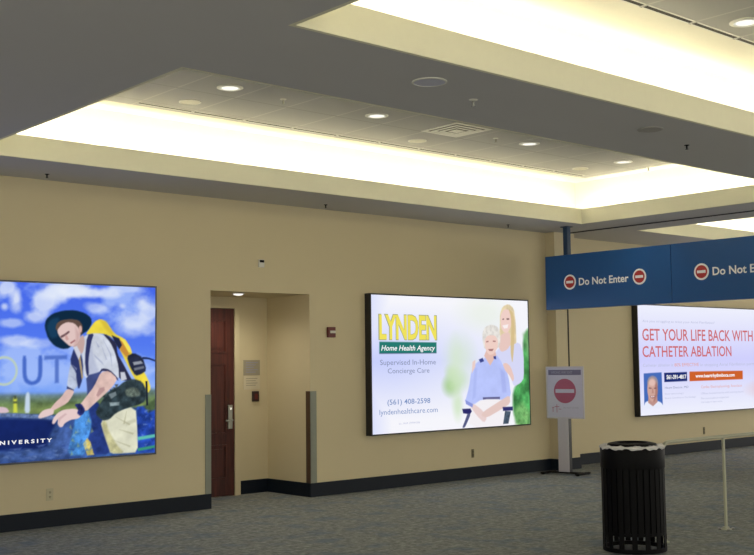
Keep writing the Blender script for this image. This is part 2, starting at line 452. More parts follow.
t = thing('billboard', 'backlit billboard of a hiker in wide hat and yellow backpack, left of the door alcove', 'backlit billboard', (2.83, 10.03, 0.643))
panel_box(t, 3.0, 1.688, 0.099, M['frame_grey'])
pr = Print(3.0, 1.688)
k = pr.y/pr.h
pr.put(np.ones(k.shape), np.stack([np.interp(k, [0, .4, .65, 1], [120, 118, 84, 70]), np.interp(k, [0, .4, .65, 1], [160, 160, 122, 104]), np.interp(k, [0, .4, .65, 1], [240, 246, 240, 232])], -1))
n1 = vnoise(pr.x+pr.y*0.3, pr.y-pr.x*0.12, 0.62, 5, 6, 0.62)
pr.put(np.clip((n1-0.46)*5, 0, 0.75)*np.clip((k-0.28)*5, 0, 1), (176, 200, 252))
cloud(pr, 1.417, 1.621, 0.091, 0.077, 0.8)
cloud(pr, 1.516, 1.529, 0.068, 0.101, 0.85)
cloud(pr, 1.401, 1.455, 0.042, 0.041, 0.7)
cloud(pr, 1.705, 1.366, 0.14, 0.06, 0.7)
cloud(pr, 1.805, 1.513, 0.122, 0.097, 0.85)
cloud(pr, 1.919, 1.602, 0.171, 0.086, 0.85)
cloud(pr, 2.063, 1.632, 0.201, 0.086, 0.9)
cloud(pr, 1.47, 1.303, 0.092, 0.035, 0.6)
cloud(pr, 1.472, 1.137, 0.198, 0.053, 0.65)
cloud(pr, 1.733, 1.114, 0.179, 0.042, 0.45)
cloud(pr, 2.063, 1.616, 0.211, 0.059, 0.85)
cloud(pr, 2.288, 1.611, 0.173, 0.052, 0.85)
cloud(pr, 2.491, 1.617, 0.162, 0.054, 0.75)
cloud(pr, 2.668, 1.664, 0.196, 0.029, 0.5)
cloud(pr, 2.361, 1.468, 0.131, 0.053, 0.6)
cloud(pr, 2.85, 1.534, 0.091, 0.082, 0.7)
cloud(pr, 2.76, 1.343, 0.167, 0.081, 0.65)
cloud(pr, 2.911, 1.44, 0.108, 0.096, 0.75)
cloud(pr, 2.82, 1.263, 0.215, 0.067, 0.5)
cloud(pr, 2.624, 1.488, 0.045, 0.033, 0.5)
ring = np.hypot((pr.x-1.408)/0.136, (pr.y-0.854)/0.144)
pr.put(np.clip((1-ring)*14, 0, 1)*np.clip((ring-0.76)*14, 0, 1)*0.85, (190, 208, 186))
pr.poly([(1.583, 0.994), (1.621, 0.993), (1.623, 0.824), (1.637, 0.773), (1.68, 0.748), (1.722, 0.765), (1.741, 0.812), (1.739, 0.997), (1.78, 0.997), (1.782, 0.812), (1.761, 0.75), (1.716, 0.721), (1.663, 0.716), (1.609, 0.743), (1.585, 0.805)], (52, 88, 186), 0.02, alpha=0.8)
pr.poly([(1.8, 0.993), (2.032, 0.998), (2.032, 0.96), (1.948, 0.958), (1.95, 0.732), (1.91, 0.731), (1.908, 0.959), (1.8, 0.955)], (72, 104, 190), 0.02, alpha=0.8, sharp=True)
pr.poly([(0.82, 0.621), (1.563, 0.617), (1.964, 0.606), (2.385, 0.623), (2.659, 0.626), (3.059, 0.636), (3.061, 0.278), (0.825, 0.354)], (104, 128, 84), 0.05, noise=0.35, sc=0.09)
pr.poly([(0.819, 0.648), (1.563, 0.636), (1.963, 0.625), (2.715, 0.634), (3.059, 0.656), (3.06, 0.574), (2.385, 0.554), (0.82, 0.585)], (92, 112, 112), 0.05, noise=0.4, seed=3, sc=0.06, alpha=0.7)
pr.poly([(0.821, 0.532), (1.565, 0.515), (2.12, 0.514), (3.06, 0.513), (3.06, 0.411), (0.822, 0.47)], (140, 158, 88), 0.06, noise=0.3, seed=9, sc=0.08, alpha=0.6)
pr.poly([(2.605, 0.468), (3.06, 0.472), (3.062, -0.179), (1.971, -0.1), (1.965, 0.453)], (56, 88, 150), 0.03, noise=0.5, seed=4, sc=0.08)
pr.poly([(1.609, 0.456), (1.615, 0.597), (1.625, 0.641), (1.642, 0.655), (1.657, 0.634), (1.662, 0.59), (1.664, 0.454)], (196, 214, 232), 0.02)
pr.poly([(1.501, 0.464), (1.499, 0.595), (1.516, 0.62), (1.533, 0.594), (1.539, 0.462)], (206, 214, 76), 0.02)
pr.poly([(1.5, 0.568), (1.535, 0.567), (1.536, 0.551), (1.5, 0.552)], (60, 70, 60), 0.02)
pr.poly([(1.507, 0.62), (1.524, 0.62), (1.525, 0.592), (1.508, 0.592)], (40, 50, 60), 0.02)
pr.poly([(0.78, 0.473), (1.373, 0.465), (1.752, 0.438), (1.96, 0.425), (2.116, 0.436), (2.134, 0.21), (2.137, -0.04), (0.788, 0.014)], (52, 76, 132), 0.02, noise=0.4, seed=7, sc=0.06)
pr.poly([(0.78, 0.431), (1.373, 0.413), (1.861, 0.384), (1.932, 0.354), (1.852, 0.225), (1.832, 0.114), (1.378, 0.115), (0.786, 0.129)], (22, 38, 98), 0.03, noise=0.15)
pr.poly([(0.779, 0.48), (1.373, 0.469), (1.752, 0.434), (1.938, 0.414), (1.932, 0.381), (1.753, 0.397), (1.373, 0.433), (0.78, 0.45)], (96, 116, 160), 0.015, noise=0.5, seed=12, sc=0.04)
pr.poly([(1.502, 0.103), (1.649, 0.11), (1.8, 0.065), (1.886, 0.141), (1.951, 0.261), (2.083, 0.358), (2.12, 0.003), (1.379, 0.022), (1.378, 0.071)], (70, 98, 160), 0.04, noise=0.5, seed=13, sc=0.07, alpha=0.7)
pr.poly([(2.132, 0.417), (2.303, 0.472), (2.323, 0.321), (2.252, 0.15), (2.241, 0.025), (2.042, 0.031), (2.086, 0.228)], (72, 132, 200), 0.02, noise=0.45, seed=5, sc=0.06)
pr.poly([(2.798, 0.472), (2.922, 0.485), (3.037, 0.472), (3.038, 0.005), (2.791, 0.015)], (40, 72, 168), 0.02, noise=0.5, seed=6, sc=0.07)
pr.poly([(2.8, 0.169), (3.006, 0.189), (3.017, 0.158), (2.81, 0.136)], (96, 190, 176), 0.015)
pr.poly([(2.801, 0.056), (3.028, 0.079), (3.028, 0.051), (2.811, 0.028)], (60, 150, 120), 0.015)
pr.poly([(2.87, 0.478), (3.036, 0.564), (3.037, 0.445), (2.922, 0.412)], (82, 104, 70), 0.03, noise=0.4)
pr.poly([(2.254, 0.587), (2.399, 0.512), (2.42, 0.334), (2.47, 0.12), (2.504, 0.018), (2.23, 0.022), (2.252, 0.15), (2.304, 0.322), (2.264, 0.447)], (40, 60, 128), 0.02, noise=0.3, seed=8, sc=0.07)
pr.poly([(2.21, 0.135), (2.251, 0.188), (2.286, 0.148), (2.325, 0.023), (2.253, 0.02)], (206, 190, 112), 0.012, noise=0.4, sc=0.05)
pr.poly([(2.391, 0.345), (2.517, 0.428), (2.778, 0.481), (2.8, 0.245), (2.807, 0.017), (2.659, 0.016), (2.504, 0.024), (2.484, 0.083), (2.43, 0.228)], (222, 222, 198), 0.015, noise=0.1, sc=0.1)
pr.poly([(2.4, 0.335), (2.449, 0.351), (2.483, 0.243), (2.579, 0.096), (2.659, 0.018), (2.504, 0.024), (2.484, 0.083), (2.425, 0.228)], (186, 182, 132), 0.02, noise=0.3, sc=0.05, alpha=0.8)
pr.poly([(2.657, 0.324), (2.779, 0.355), (2.789, 0.327), (2.678, 0.287)], (196, 196, 172), 0.02, alpha=0.8)
pr.poly([(2.229, 1.202), (2.257, 1.247), (2.324, 1.331), (2.383, 1.356), (2.448, 1.33), (2.532, 1.214), (2.652, 1.16), (2.714, 1.075), (2.738, 1.006), (2.806, 0.933), (2.921, 0.748), (2.954, 0.656), (2.921, 0.605), (2.838, 0.677), (2.756, 0.769), (2.654, 0.952), (2.572, 1.097), (2.512, 1.178), (2.394, 1.213), (2.296, 1.194)], (238, 216, 70), 0.015, noise=0.08)
pr.poly([(2.373, 1.346), (2.448, 1.33), (2.532, 1.214), (2.512, 1.187), (2.433, 1.258)], (206, 180, 60), 0.03, alpha=0.7)
pr.poly([(2.592, 1.142), (2.673, 1.133), (2.724, 1.033), (2.674, 0.97), (2.603, 1.043)], (200, 140, 60), 0.02)
pr.poly([(2.616, 1.147), (2.652, 1.158), (2.714, 1.075), (2.734, 1.024), (2.698, 1.021)], (246, 226, 90), 0.012)
pr.poly([(2.674, 0.984), (2.755, 1.02), (2.858, 0.972), (2.904, 0.84), (2.842, 0.801), (2.776, 0.784), (2.715, 0.87)], (38, 44, 66), 0.015, noise=0.3, sc=0.05)
pr.poly([(2.745, 0.924), (2.837, 0.936), (2.862, 0.91), (2.759, 0.893)], (150, 156, 168), 0.012)
pr.poly([(2.756, 0.864), (2.868, 0.884), (2.879, 0.862), (2.766, 0.838)], (110, 116, 130), 0.012)
pr.poly([(2.847, 0.976), (2.92, 0.972), (3.02, 0.938), (3.02, 0.923), (2.92, 0.954), (2.854, 0.954)], (28, 40, 80), 0.01)
pr.poly([(2.89, 0.73), (2.913, 0.73), (2.922, 0.483), (2.901, 0.483)], (28, 34, 50), 0.01)
pr.poly([(2.182, 1.158), (2.229, 1.193), (2.316, 1.215), (2.413, 1.204), (2.512, 1.136), (2.563, 1.025), (2.598, 0.88), (2.595, 0.754), (2.515, 0.818), (2.416, 0.864), (2.377, 0.826), (2.319, 0.774), (2.223, 0.768), (2.174, 0.92), (2.154, 1.078)], (208, 214, 228), 0.015, noise=0.1, sc=0.08)
pr.poly([(2.277, 1.185), (2.318, 0.954), (2.377, 0.829), (2.319, 0.777), (2.246, 0.778), (2.231, 0.955)], (168, 176, 204), 0.03, alpha=0.6)
pr.poly([(2.233, 0.796), (2.377, 0.829), (2.406, 0.865), (2.378, 0.758), (2.321, 0.547), (2.249, 0.497), (2.247, 0.655)], (66, 78, 130), 0.015, noise=0.2)
pr.poly([(2.125, 1.075), (2.085, 0.973), (2.052, 0.834), (2.031, 0.692), (2.101, 0.654), (2.157, 0.71), (2.188, 0.832), (2.202, 0.955), (2.186, 1.075)], (182, 192, 214), 0.015, noise=0.15, sc=0.07)
pr.poly([(2.106, 1.075), (2.159, 1.075), (2.203, 0.92), (2.197, 0.762), (2.156, 0.654), (2.132, 0.763), (2.128, 0.833), (2.059, 0.93)], (46, 56, 106), 0.015)
pr.poly([(2.035, 0.699), (2.107, 0.662), (2.099, 0.642), (2.032, 0.675)], (58, 66, 110), 0.01)
pr.poly([(2.145, 1.008), (2.168, 1.008), (2.204, 0.779), (2.189, 0.762)], (176, 156, 120), 0.01)
pr.poly([(2.242, 1.199), (2.316, 1.212), (2.285, 1.123), (2.256, 0.946), (2.265, 0.796), (2.238, 0.796), (2.218, 0.955)], (48, 54, 98), 0.012)
pr.poly([(2.413, 1.204), (2.457, 1.2), (2.562, 1.115), (2.573, 1.007), (2.634, 0.916), (2.715, 0.779), (2.746, 0.733), (2.595, 0.745), (2.586, 0.88), (2.545, 1.025), (2.493, 1.123)], (44, 46, 74), 0.012)
pr.poly([(2.508, 1.195), (2.592, 1.165), (2.623, 1.097), (2.593, 1.052), (2.542, 1.124)], (34, 40, 70), 0.012)
pr.poly([(2.606, 0.826), (2.654, 0.825), (2.679, 0.753), (2.615, 0.736)], (200, 204, 216), 0.012)
pr.poly([(2.377, 0.826), (2.406, 0.868), (2.485, 0.855), (2.575, 0.773), (2.587, 0.733), (2.515, 0.806), (2.42, 0.843)], (56, 56, 90), 0.01)
pr.poly([(2.336, 1.132), (2.375, 1.079), (2.36, 1.075)], (150, 158, 190), 0.012, alpha=0.7)
pr.poly([(2.414, 1.15), (2.503, 1.007), (2.514, 0.881), (2.49, 1.007)], (150, 158, 190), 0.012, alpha=0.7)
pr.poly([(2.317, 1.007), (2.406, 0.927), (2.42, 0.9), (2.327, 0.981)], (150, 158, 190), 0.012, alpha=0.7)
pr.poly([(2.395, 1.096), (2.458, 0.953), (2.447, 0.953)], (150, 158, 190), 0.012, alpha=0.7)
pr.poly([(2.089, 0.903), (2.137, 0.868), (2.131, 0.85)], (150, 158, 190), 0.012, alpha=0.7)
pr.poly([(2.071, 0.799), (2.128, 0.763), (2.121, 0.749)], (150, 158, 190), 0.012, alpha=0.7)
pr.poly([(2.557, 0.382), (2.718, 0.303), (2.708, 0.293)], (172, 170, 140), 0.014, alpha=0.8)
pr.poly([(2.598, 0.255), (2.759, 0.211), (2.749, 0.197)], (172, 170, 140), 0.014, alpha=0.8)
pr.poly([(2.539, 0.151), (2.719, 0.087), (2.719, 0.073)], (172, 170, 140), 0.014, alpha=0.8)
pr.poly([(2.677, 0.431), (2.658, 0.306), (2.642, 0.307)], (172, 170, 140), 0.014, alpha=0.8)
pr.poly([(2.516, 0.553), (2.545, 0.55), (2.536, 0.537)], (24, 34, 44), 0.012, alpha=0.8)
pr.poly([(2.659, 0.654), (2.696, 0.652), (2.678, 0.631)], (92, 104, 88), 0.012, alpha=0.8)
pr.poly([(2.512, 0.669), (2.554, 0.67), (2.521, 0.641)], (92, 104, 88), 0.012, alpha=0.8)
pr.poly([(2.544, 0.704), (2.584, 0.704), (2.566, 0.673)], (30, 40, 60), 0.012, alpha=0.8)
pr.poly([(2.588, 0.475), (2.619, 0.465), (2.614, 0.458)], (92, 104, 88), 0.012, alpha=0.8)
pr.poly([(2.633, 0.635), (2.669, 0.628), (2.658, 0.612)], (30, 40, 60), 0.012, alpha=0.8)
pr.poly([(2.67, 0.551), (2.7, 0.556), (2.685, 0.52)], (24, 34, 44), 0.012, alpha=0.8)
pr.poly([(2.715, 0.661), (2.756, 0.65), (2.741, 0.635)], (92, 104, 88), 0.012, alpha=0.8)
pr.poly([(2.528, 0.677), (2.56, 0.673), (2.546, 0.656)], (24, 34, 44), 0.012, alpha=0.8)
pr.poly([(2.594, 0.667), (2.621, 0.661), (2.62, 0.652)], (24, 34, 44), 0.012, alpha=0.8)
pr.poly([(2.58, 0.539), (2.613, 0.529), (2.594, 0.52)], (24, 34, 44), 0.012, alpha=0.8)
pr.poly([(2.548, 0.69), (2.582, 0.7), (2.56, 0.668)], (120, 120, 96), 0.012, alpha=0.8)
pr.poly([(2.478, 0.702), (2.518, 0.705), (2.505, 0.671)], (30, 40, 60), 0.012, alpha=0.8)
pr.poly([(2.58, 0.455), (2.609, 0.446), (2.602, 0.438)], (120, 120, 96), 0.012, alpha=0.8)
pr.poly([(2.605, 0.498), (2.63, 0.502), (2.632, 0.474)], (120, 120, 96), 0.012, alpha=0.8)
pr.poly([(2.413, 0.594), (2.446, 0.604), (2.433, 0.568)], (24, 34, 44), 0.012, alpha=0.8)
pr.poly([(2.697, 0.611), (2.726, 0.601), (2.718, 0.591)], (30, 40, 60), 0.012, alpha=0.8)
pr.poly([(2.417, 0.698), (2.453, 0.687), (2.43, 0.675)], (120, 120, 96), 0.012, alpha=0.8)
pr.poly([(2.488, 0.66), (2.526, 0.651), (2.501, 0.631)], (24, 34, 44), 0.012, alpha=0.8)
pr.poly([(2.762, 0.7), (2.796, 0.694), (2.776, 0.681)], (120, 120, 96), 0.012, alpha=0.8)
pr.poly([(2.516, 0.658), (2.546, 0.653), (2.526, 0.638)], (120, 120, 96), 0.012, alpha=0.8)
pr.poly([(2.717, 0.642), (2.757, 0.631), (2.726, 0.614)], (92, 104, 88), 0.012, alpha=0.8)
pr.poly([(1.996, 0.074), (2.037, 0.085), (2.042, 0.063)], (86, 110, 170), 0.014, alpha=0.6)
pr.poly([(1.469, 0.129), (1.541, 0.125), (1.524, 0.116)], (110, 136, 190), 0.014, alpha=0.6)
pr.poly([(1.644, 0.087), (1.72, 0.087), (1.692, 0.075)], (86, 110, 170), 0.014, alpha=0.6)
pr.poly([(1.636, 0.035), (1.671, 0.049), (1.698, 0.014)], (86, 110, 170), 0.014, alpha=0.6)
pr.poly([(1.654, 0.03), (1.735, 0.035), (1.708, 0.01)], (86, 110, 170), 0.014, alpha=0.6)
pr.poly([(1.891, 0.013), (1.951, 0.003), (1.951, -0.008)], (44, 66, 130), 0.014, alpha=0.6)
pr.poly([(1.423, 0.136), (1.45, 0.132), (1.465, 0.126)], (44, 66, 130), 0.014, alpha=0.6)
pr.poly([(1.76, 0.147), (1.831, 0.155), (1.795, 0.13)], (86, 110, 170), 0.014, alpha=0.6)
pr.poly([(1.73, 0.143), (1.811, 0.152), (1.757, 0.124)], (86, 110, 170), 0.014, alpha=0.6)
pr.poly([(1.686, 0.05), (1.733, 0.058), (1.731, 0.031)], (110, 136, 190), 0.014, alpha=0.6)
pr.poly([(1.51, 0.127), (1.587, 0.136), (1.569, 0.112)], (86, 110, 170), 0.014, alpha=0.6)
pr.poly([(1.978, 0.129), (2.022, 0.136), (2.024, 0.115)], (44, 66, 130), 0.014, alpha=0.6)
pr.poly([(1.572, 0.052), (1.648, 0.045), (1.595, 0.044)], (44, 66, 130), 0.014, alpha=0.6)
pr.poly([(2.067, 0.016), (2.099, 0.018), (2.104, 0.003)], (44, 66, 130), 0.014, alpha=0.6)
pr.poly([(1.618, 0.106), (1.661, 0.113), (1.681, 0.091)], (110, 136, 190), 0.014, alpha=0.6)
pr.poly([(1.745, 0.055), (1.793, 0.066), (1.774, 0.042)], (86, 110, 170), 0.014, alpha=0.6)
pr.poly([(1.816, 0.073), (1.881, 0.085), (1.877, 0.063)], (86, 110, 170), 0.014, alpha=0.6)
pr.poly([(1.7, 0.059), (1.751, 0.056), (1.742, 0.048)], (86, 110, 170), 0.014, alpha=0.6)
pr.poly([(1.533, 0.085), (1.605, 0.091), (1.559, 0.077)], (44, 66, 130), 0.014, alpha=0.6)
pr.poly([(1.61, 0.04), (1.682, 0.045), (1.651, 0.03)], (86, 110, 170), 0.014, alpha=0.6)
pr.poly([(1.826, 0.027), (1.9, 0.022), (1.88, 0.01)], (110, 136, 190), 0.014, alpha=0.6)
pr.poly([(1.94, 0.042), (1.996, 0.049), (1.979, 0.027)], (86, 110, 170), 0.014, alpha=0.6)
pr.poly([(1.409, 0.055), (1.444, 0.068), (1.465, 0.044)], (110, 136, 190), 0.014, alpha=0.6)
pr.poly([(1.834, 0.033), (1.919, 0.03), (1.891, 0.023)], (86, 110, 170), 0.014, alpha=0.6)
pr.poly([(1.712, 0.057), (1.744, 0.053), (1.773, 0.046)], (44, 66, 130), 0.014, alpha=0.6)
pr.poly([(1.984, 0.111), (2.015, 0.101), (2.035, 0.096)], (86, 110, 170), 0.014, alpha=0.6)
pr.poly([(1.895, 0.088), (1.944, 0.092), (1.932, 0.075)], (110, 136, 190), 0.014, alpha=0.6)
pr.poly([(1.609, 0.126), (1.69, 0.117), (1.672, 0.112)], (86, 110, 170), 0.014, alpha=0.6)
pr.poly([(1.897, 0.051), (1.955, 0.052), (1.948, 0.03)], (110, 136, 190), 0.014, alpha=0.6)
pr.poly([(1.454, 0.102), (1.507, 0.098), (1.515, 0.085)], (110, 136, 190), 0.014, alpha=0.6)
pr.poly([(1.435, 0.07), (1.469, 0.071), (1.495, 0.05)], (86, 110, 170), 0.014, alpha=0.6)
pr.poly([(2.049, 0.092), (2.121, 0.094), (2.11, 0.075)], (44, 66, 130), 0.014, alpha=0.6)
pr.poly([(2.0, 0.093), (2.043, 0.087), (2.031, 0.078)], (110, 136, 190), 0.014, alpha=0.6)
pr.poly([(1.571, 0.058), (1.605, 0.048), (1.613, 0.043)], (44, 66, 130), 0.014, alpha=0.6)
pr.poly([(2.213, 0.082), (2.234, 0.062), (2.198, 0.056)], (50, 96, 170), 0.014, alpha=0.6)
pr.poly([(2.267, 0.085), (2.279, 0.035), (2.253, 0.044)], (150, 170, 120), 0.014, alpha=0.6)
pr.poly([(2.076, 0.326), (2.091, 0.278), (2.063, 0.299)], (150, 170, 120), 0.014, alpha=0.6)
pr.poly([(2.246, 0.095), (2.271, 0.067), (2.232, 0.062)], (50, 96, 170), 0.014, alpha=0.6)
pr.poly([(2.083, 0.125), (2.096, 0.098), (2.069, 0.101)], (50, 96, 170), 0.014, alpha=0.6)
pr.poly([(2.212, 0.16), (2.224, 0.131), (2.204, 0.123)], (130, 180, 220), 0.014, alpha=0.6)
pr.poly([(2.229, 0.136), (2.248, 0.113), (2.222, 0.087)], (130, 180, 220), 0.014, alpha=0.6)
pr.poly([(2.233, 0.356), (2.258, 0.305), (2.228, 0.305)], (50, 96, 170), 0.014, alpha=0.6)
pr.poly([(2.237, 0.266), (2.256, 0.225), (2.226, 0.216)], (50, 96, 170), 0.014, alpha=0.6)
pr.poly([(2.088, 0.074), (2.105, 0.036), (2.079, 0.032)], (150, 170, 120), 0.014, alpha=0.6)
pr.poly([(2.152, 0.149), (2.174, 0.111), (2.146, 0.107)], (150, 170, 120), 0.014, alpha=0.6)
pr.poly([(2.097, 0.272), (2.123, 0.238), (2.093, 0.233)], (50, 96, 170), 0.014, alpha=0.6)
pr.poly([(2.229, 0.168), (2.247, 0.139), (2.224, 0.131)], (130, 180, 220), 0.014, alpha=0.6)
pr.poly([(2.244, 0.357), (2.258, 0.32), (2.233, 0.322)], (130, 180, 220), 0.014, alpha=0.6)
pr.poly([(2.128, 0.266), (2.152, 0.246), (2.119, 0.236)], (150, 170, 120), 0.014, alpha=0.6)
pr.poly([(2.151, 0.283), (2.169, 0.246), (2.139, 0.249)], (130, 180, 220), 0.014, alpha=0.6)
pr.poly([(2.098, 0.196), (2.12, 0.158), (2.085, 0.17)], (150, 170, 120), 0.014, alpha=0.6)
pr.poly([(2.108, 0.256), (2.131, 0.209), (2.096, 0.216)], (130, 180, 220), 0.014, alpha=0.6)
pr.poly([(2.287, 0.113), (2.307, 0.089), (2.281, 0.065)], (50, 96, 170), 0.014, alpha=0.6)
pr.poly([(2.264, 0.383), (2.288, 0.334), (2.249, 0.349)], (150, 170, 120), 0.014, alpha=0.6)
pr.poly([(2.298, 0.284), (2.318, 0.247), (2.286, 0.235)], (150, 170, 120), 0.014, alpha=0.6)
pr.poly([(2.186, 0.188), (2.209, 0.169), (2.174, 0.146)], (50, 96, 170), 0.014, alpha=0.6)
pr.poly([(2.849, 0.196), (2.875, 0.185), (2.853, 0.167)], (120, 150, 210), 0.014, alpha=0.6)
pr.poly([(2.995, 0.4), (3.025, 0.392), (2.999, 0.377)], (90, 120, 200), 0.014, alpha=0.6)
pr.poly([(2.933, 0.428), (2.964, 0.429), (2.935, 0.403)], (24, 44, 110), 0.014, alpha=0.6)
pr.poly([(2.878, 0.095), (2.918, 0.097), (2.895, 0.068)], (90, 120, 200), 0.014, alpha=0.6)
pr.poly([(2.952, 0.144), (2.983, 0.132), (2.972, 0.113)], (24, 44, 110), 0.014, alpha=0.6)
pr.poly([(2.948, 0.357), (2.978, 0.346), (2.957, 0.327)], (120, 150, 210), 0.014, alpha=0.6)
pr.poly([(2.846, 0.249), (2.887, 0.242), (2.855, 0.222)], (24, 44, 110), 0.014, alpha=0.6)
pr.poly([(2.82, 0.266), (2.861, 0.262), (2.83, 0.25)], (24, 44, 110), 0.014, alpha=0.6)
pr.poly([(2.885, 0.298), (2.921, 0.291), (2.89, 0.284)], (90, 120, 200), 0.014, alpha=0.6)
pr.poly([(2.864, 0.3), (2.91, 0.293), (2.868, 0.285)], (120, 150, 210), 0.014, alpha=0.6)
pr.poly([(2.892, 0.381), (2.913, 0.385), (2.895, 0.357)], (90, 120, 200), 0.014, alpha=0.6)
pr.poly([(2.976, 0.281), (3.006, 0.286), (2.991, 0.261)], (90, 120, 200), 0.014, alpha=0.6)
pr.poly([(2.89, 0.439), (2.939, 0.44), (2.892, 0.416)], (90, 120, 200), 0.014, alpha=0.6)
pr.poly([(2.878, 0.403), (2.925, 0.395), (2.895, 0.382)], (24, 44, 110), 0.014, alpha=0.6)
pr.poly([(2.966, 0.052), (3.002, 0.045), (2.967, 0.032)], (24, 44, 110), 0.014, alpha=0.6)
pr.poly([(2.875, 0.427), (2.908, 0.431), (2.888, 0.41)], (120, 150, 210), 0.014, alpha=0.6)
pr.poly([(1.798, 1.268), (1.812, 1.341), (1.879, 1.399), (1.99, 1.431), (2.112, 1.437), (2.218, 1.411), (2.282, 1.366), (2.292, 1.309), (2.254, 1.241), (2.2, 1.209), (2.153, 1.175), (2.059, 1.064), (1.979, 1.056), (1.901, 1.087), (1.836, 1.156)], (16, 42, 66), 0.015)
pr.poly([(1.817, 1.268), (1.862, 1.347), (1.954, 1.366), (1.918, 1.252), (1.937, 1.174), (1.864, 1.156)], (26, 66, 98), 0.03, alpha=0.8)
pr.poly([(2.087, 1.082), (2.153, 1.158), (2.2, 1.202), (2.22, 1.131), (2.202, 1.026), (2.173, 1.008), (2.135, 1.052)], (196, 166, 160), 0.012)
pr.poly([(1.91, 1.252), (1.921, 1.304), (1.969, 1.336), (2.066, 1.35), (2.151, 1.339), (2.192, 1.29), (2.193, 1.202), (2.151, 1.193), (2.029, 1.288), (1.937, 1.226)], (98, 78, 70), 0.012)
pr.poly([(1.931, 1.243), (1.969, 1.291), (2.029, 1.32), (2.104, 1.31), (2.158, 1.255), (2.174, 1.184), (2.148, 1.122), (2.099, 1.082), (2.061, 1.084), (2.012, 1.122), (1.959, 1.169), (1.933, 1.214)], (224, 196, 192), 0.012)
pr.blob(2.169, 1.251, 0.017, 0.035, (214, 176, 170))
pr.poly([(1.959, 1.183), (2.004, 1.204), (2.048, 1.236), (2.06, 1.222), (2.03, 1.197), (1.974, 1.162)], (92, 64, 70), 0.012, alpha=0.85)
pr.poly([(2.011, 1.197), (2.034, 1.183), (2.049, 1.152), (2.027, 1.138), (2.012, 1.157)], (196, 150, 146), 0.012, alpha=0.8)
pr.poly([(2.061, 1.12), (2.109, 1.149), (2.121, 1.138), (2.072, 1.106)], (150, 92, 98), 0.01, alpha=0.8)
pr.poly([(2.116, 1.272), (2.166, 1.202), (2.151, 1.128), (2.103, 1.085), (2.124, 1.166)], (186, 146, 144), 0.03, alpha=0.5)
pr.poly([(2.095, 1.075), (2.135, 1.087), (2.179, 1.008), (2.153, 0.955), (2.118, 1.026)], (206, 208, 220), 0.012)
pr.poly([(2.476, 0.634), (2.575, 0.677), (2.655, 0.734), (2.756, 0.758), (2.855, 0.725), (2.905, 0.632), (2.891, 0.528), (2.809, 0.489), (2.677, 0.467), (2.557, 0.418), (2.488, 0.358), (2.41, 0.349), (2.332, 0.426), (2.38, 0.513)], (48, 62, 68), 0.015, noise=0.5, seed=21, sc=0.05)
pr.poly([(2.656, 0.648), (2.736, 0.673), (2.808, 0.653), (2.839, 0.588), (2.757, 0.573), (2.676, 0.584)], (110, 122, 110), 0.02, noise=0.5, seed=22, sc=0.03, alpha=0.8)
pr.poly([(2.477, 0.608), (2.556, 0.632), (2.566, 0.596), (2.507, 0.562)], (150, 164, 170), 0.012, noise=0.3, alpha=0.7)
pr.poly([(2.487, 0.527), (2.596, 0.527), (2.596, 0.495), (2.497, 0.491)], (160, 176, 180), 0.012, noise=0.5, alpha=0.7)
pr.poly([(2.035, 0.675), (2.114, 0.651), (2.085, 0.592), (2.037, 0.533), (1.935, 0.485), (1.871, 0.458), (1.862, 0.482), (1.916, 0.546), (1.98, 0.599)], (216, 184, 178), 0.012, noise=0.08, sc=0.06)
pr.poly([(1.904, 0.474), (1.871, 0.492), (1.799, 0.478), (1.763, 0.449), (1.742, 0.412), (1.763, 0.398), (1.836, 0.415), (1.899, 0.435)], (228, 202, 200), 0.012)
pr.poly([(2.393, 0.832), (2.485, 0.839), (2.575, 0.761), (2.525, 0.687), (2.457, 0.626), (2.341, 0.532), (2.23, 0.441), (2.153, 0.494), (2.234, 0.588), (2.32, 0.688)], (220, 188, 180), 0.012, noise=0.1, sc=0.06)
pr.poly([(2.378, 0.672), (2.429, 0.68), (2.437, 0.65), (2.363, 0.584), (2.344, 0.602)], (170, 132, 134), 0.012, alpha=0.7)
pr.poly([(2.165, 0.464), (2.112, 0.48), (2.0, 0.474), (1.936, 0.442), (1.894, 0.389), (1.884, 0.348), (1.906, 0.337), (1.946, 0.39), (1.942, 0.338), (1.965, 0.307), (1.994, 0.309), (2.013, 0.342), (2.076, 0.374), (2.16, 0.381), (2.192, 0.421)], (230, 204, 202), 0.012)
pr.poly([(1.946, 0.393), (2.019, 0.439), (2.038, 0.429), (1.973, 0.38), (1.957, 0.338)], (196, 164, 166), 0.012, alpha=0.6)
pr.poly([(2.112, 0.522), (2.183, 0.53), (2.23, 0.465), (2.207, 0.421), (2.173, 0.405), (2.141, 0.434), (2.154, 0.465)], (38, 44, 100), 0.012, noise=0.4, sc=0.03)
pr.poly([(1.29, 0.516), (1.392, 0.524), (1.438, 0.51), (1.464, 0.473), (1.414, 0.463), (1.291, 0.472)], (214, 190, 200), 0.012)
im = pr.mesh('picture', M['backlit'], t, 0, 0, 0.0)
lettering('printed_lettering', 'U N I V E R S I T Y', M['print_white'], im, 1.299, 1.886, 0.171, 0.207, -0.002, bold=0.03)

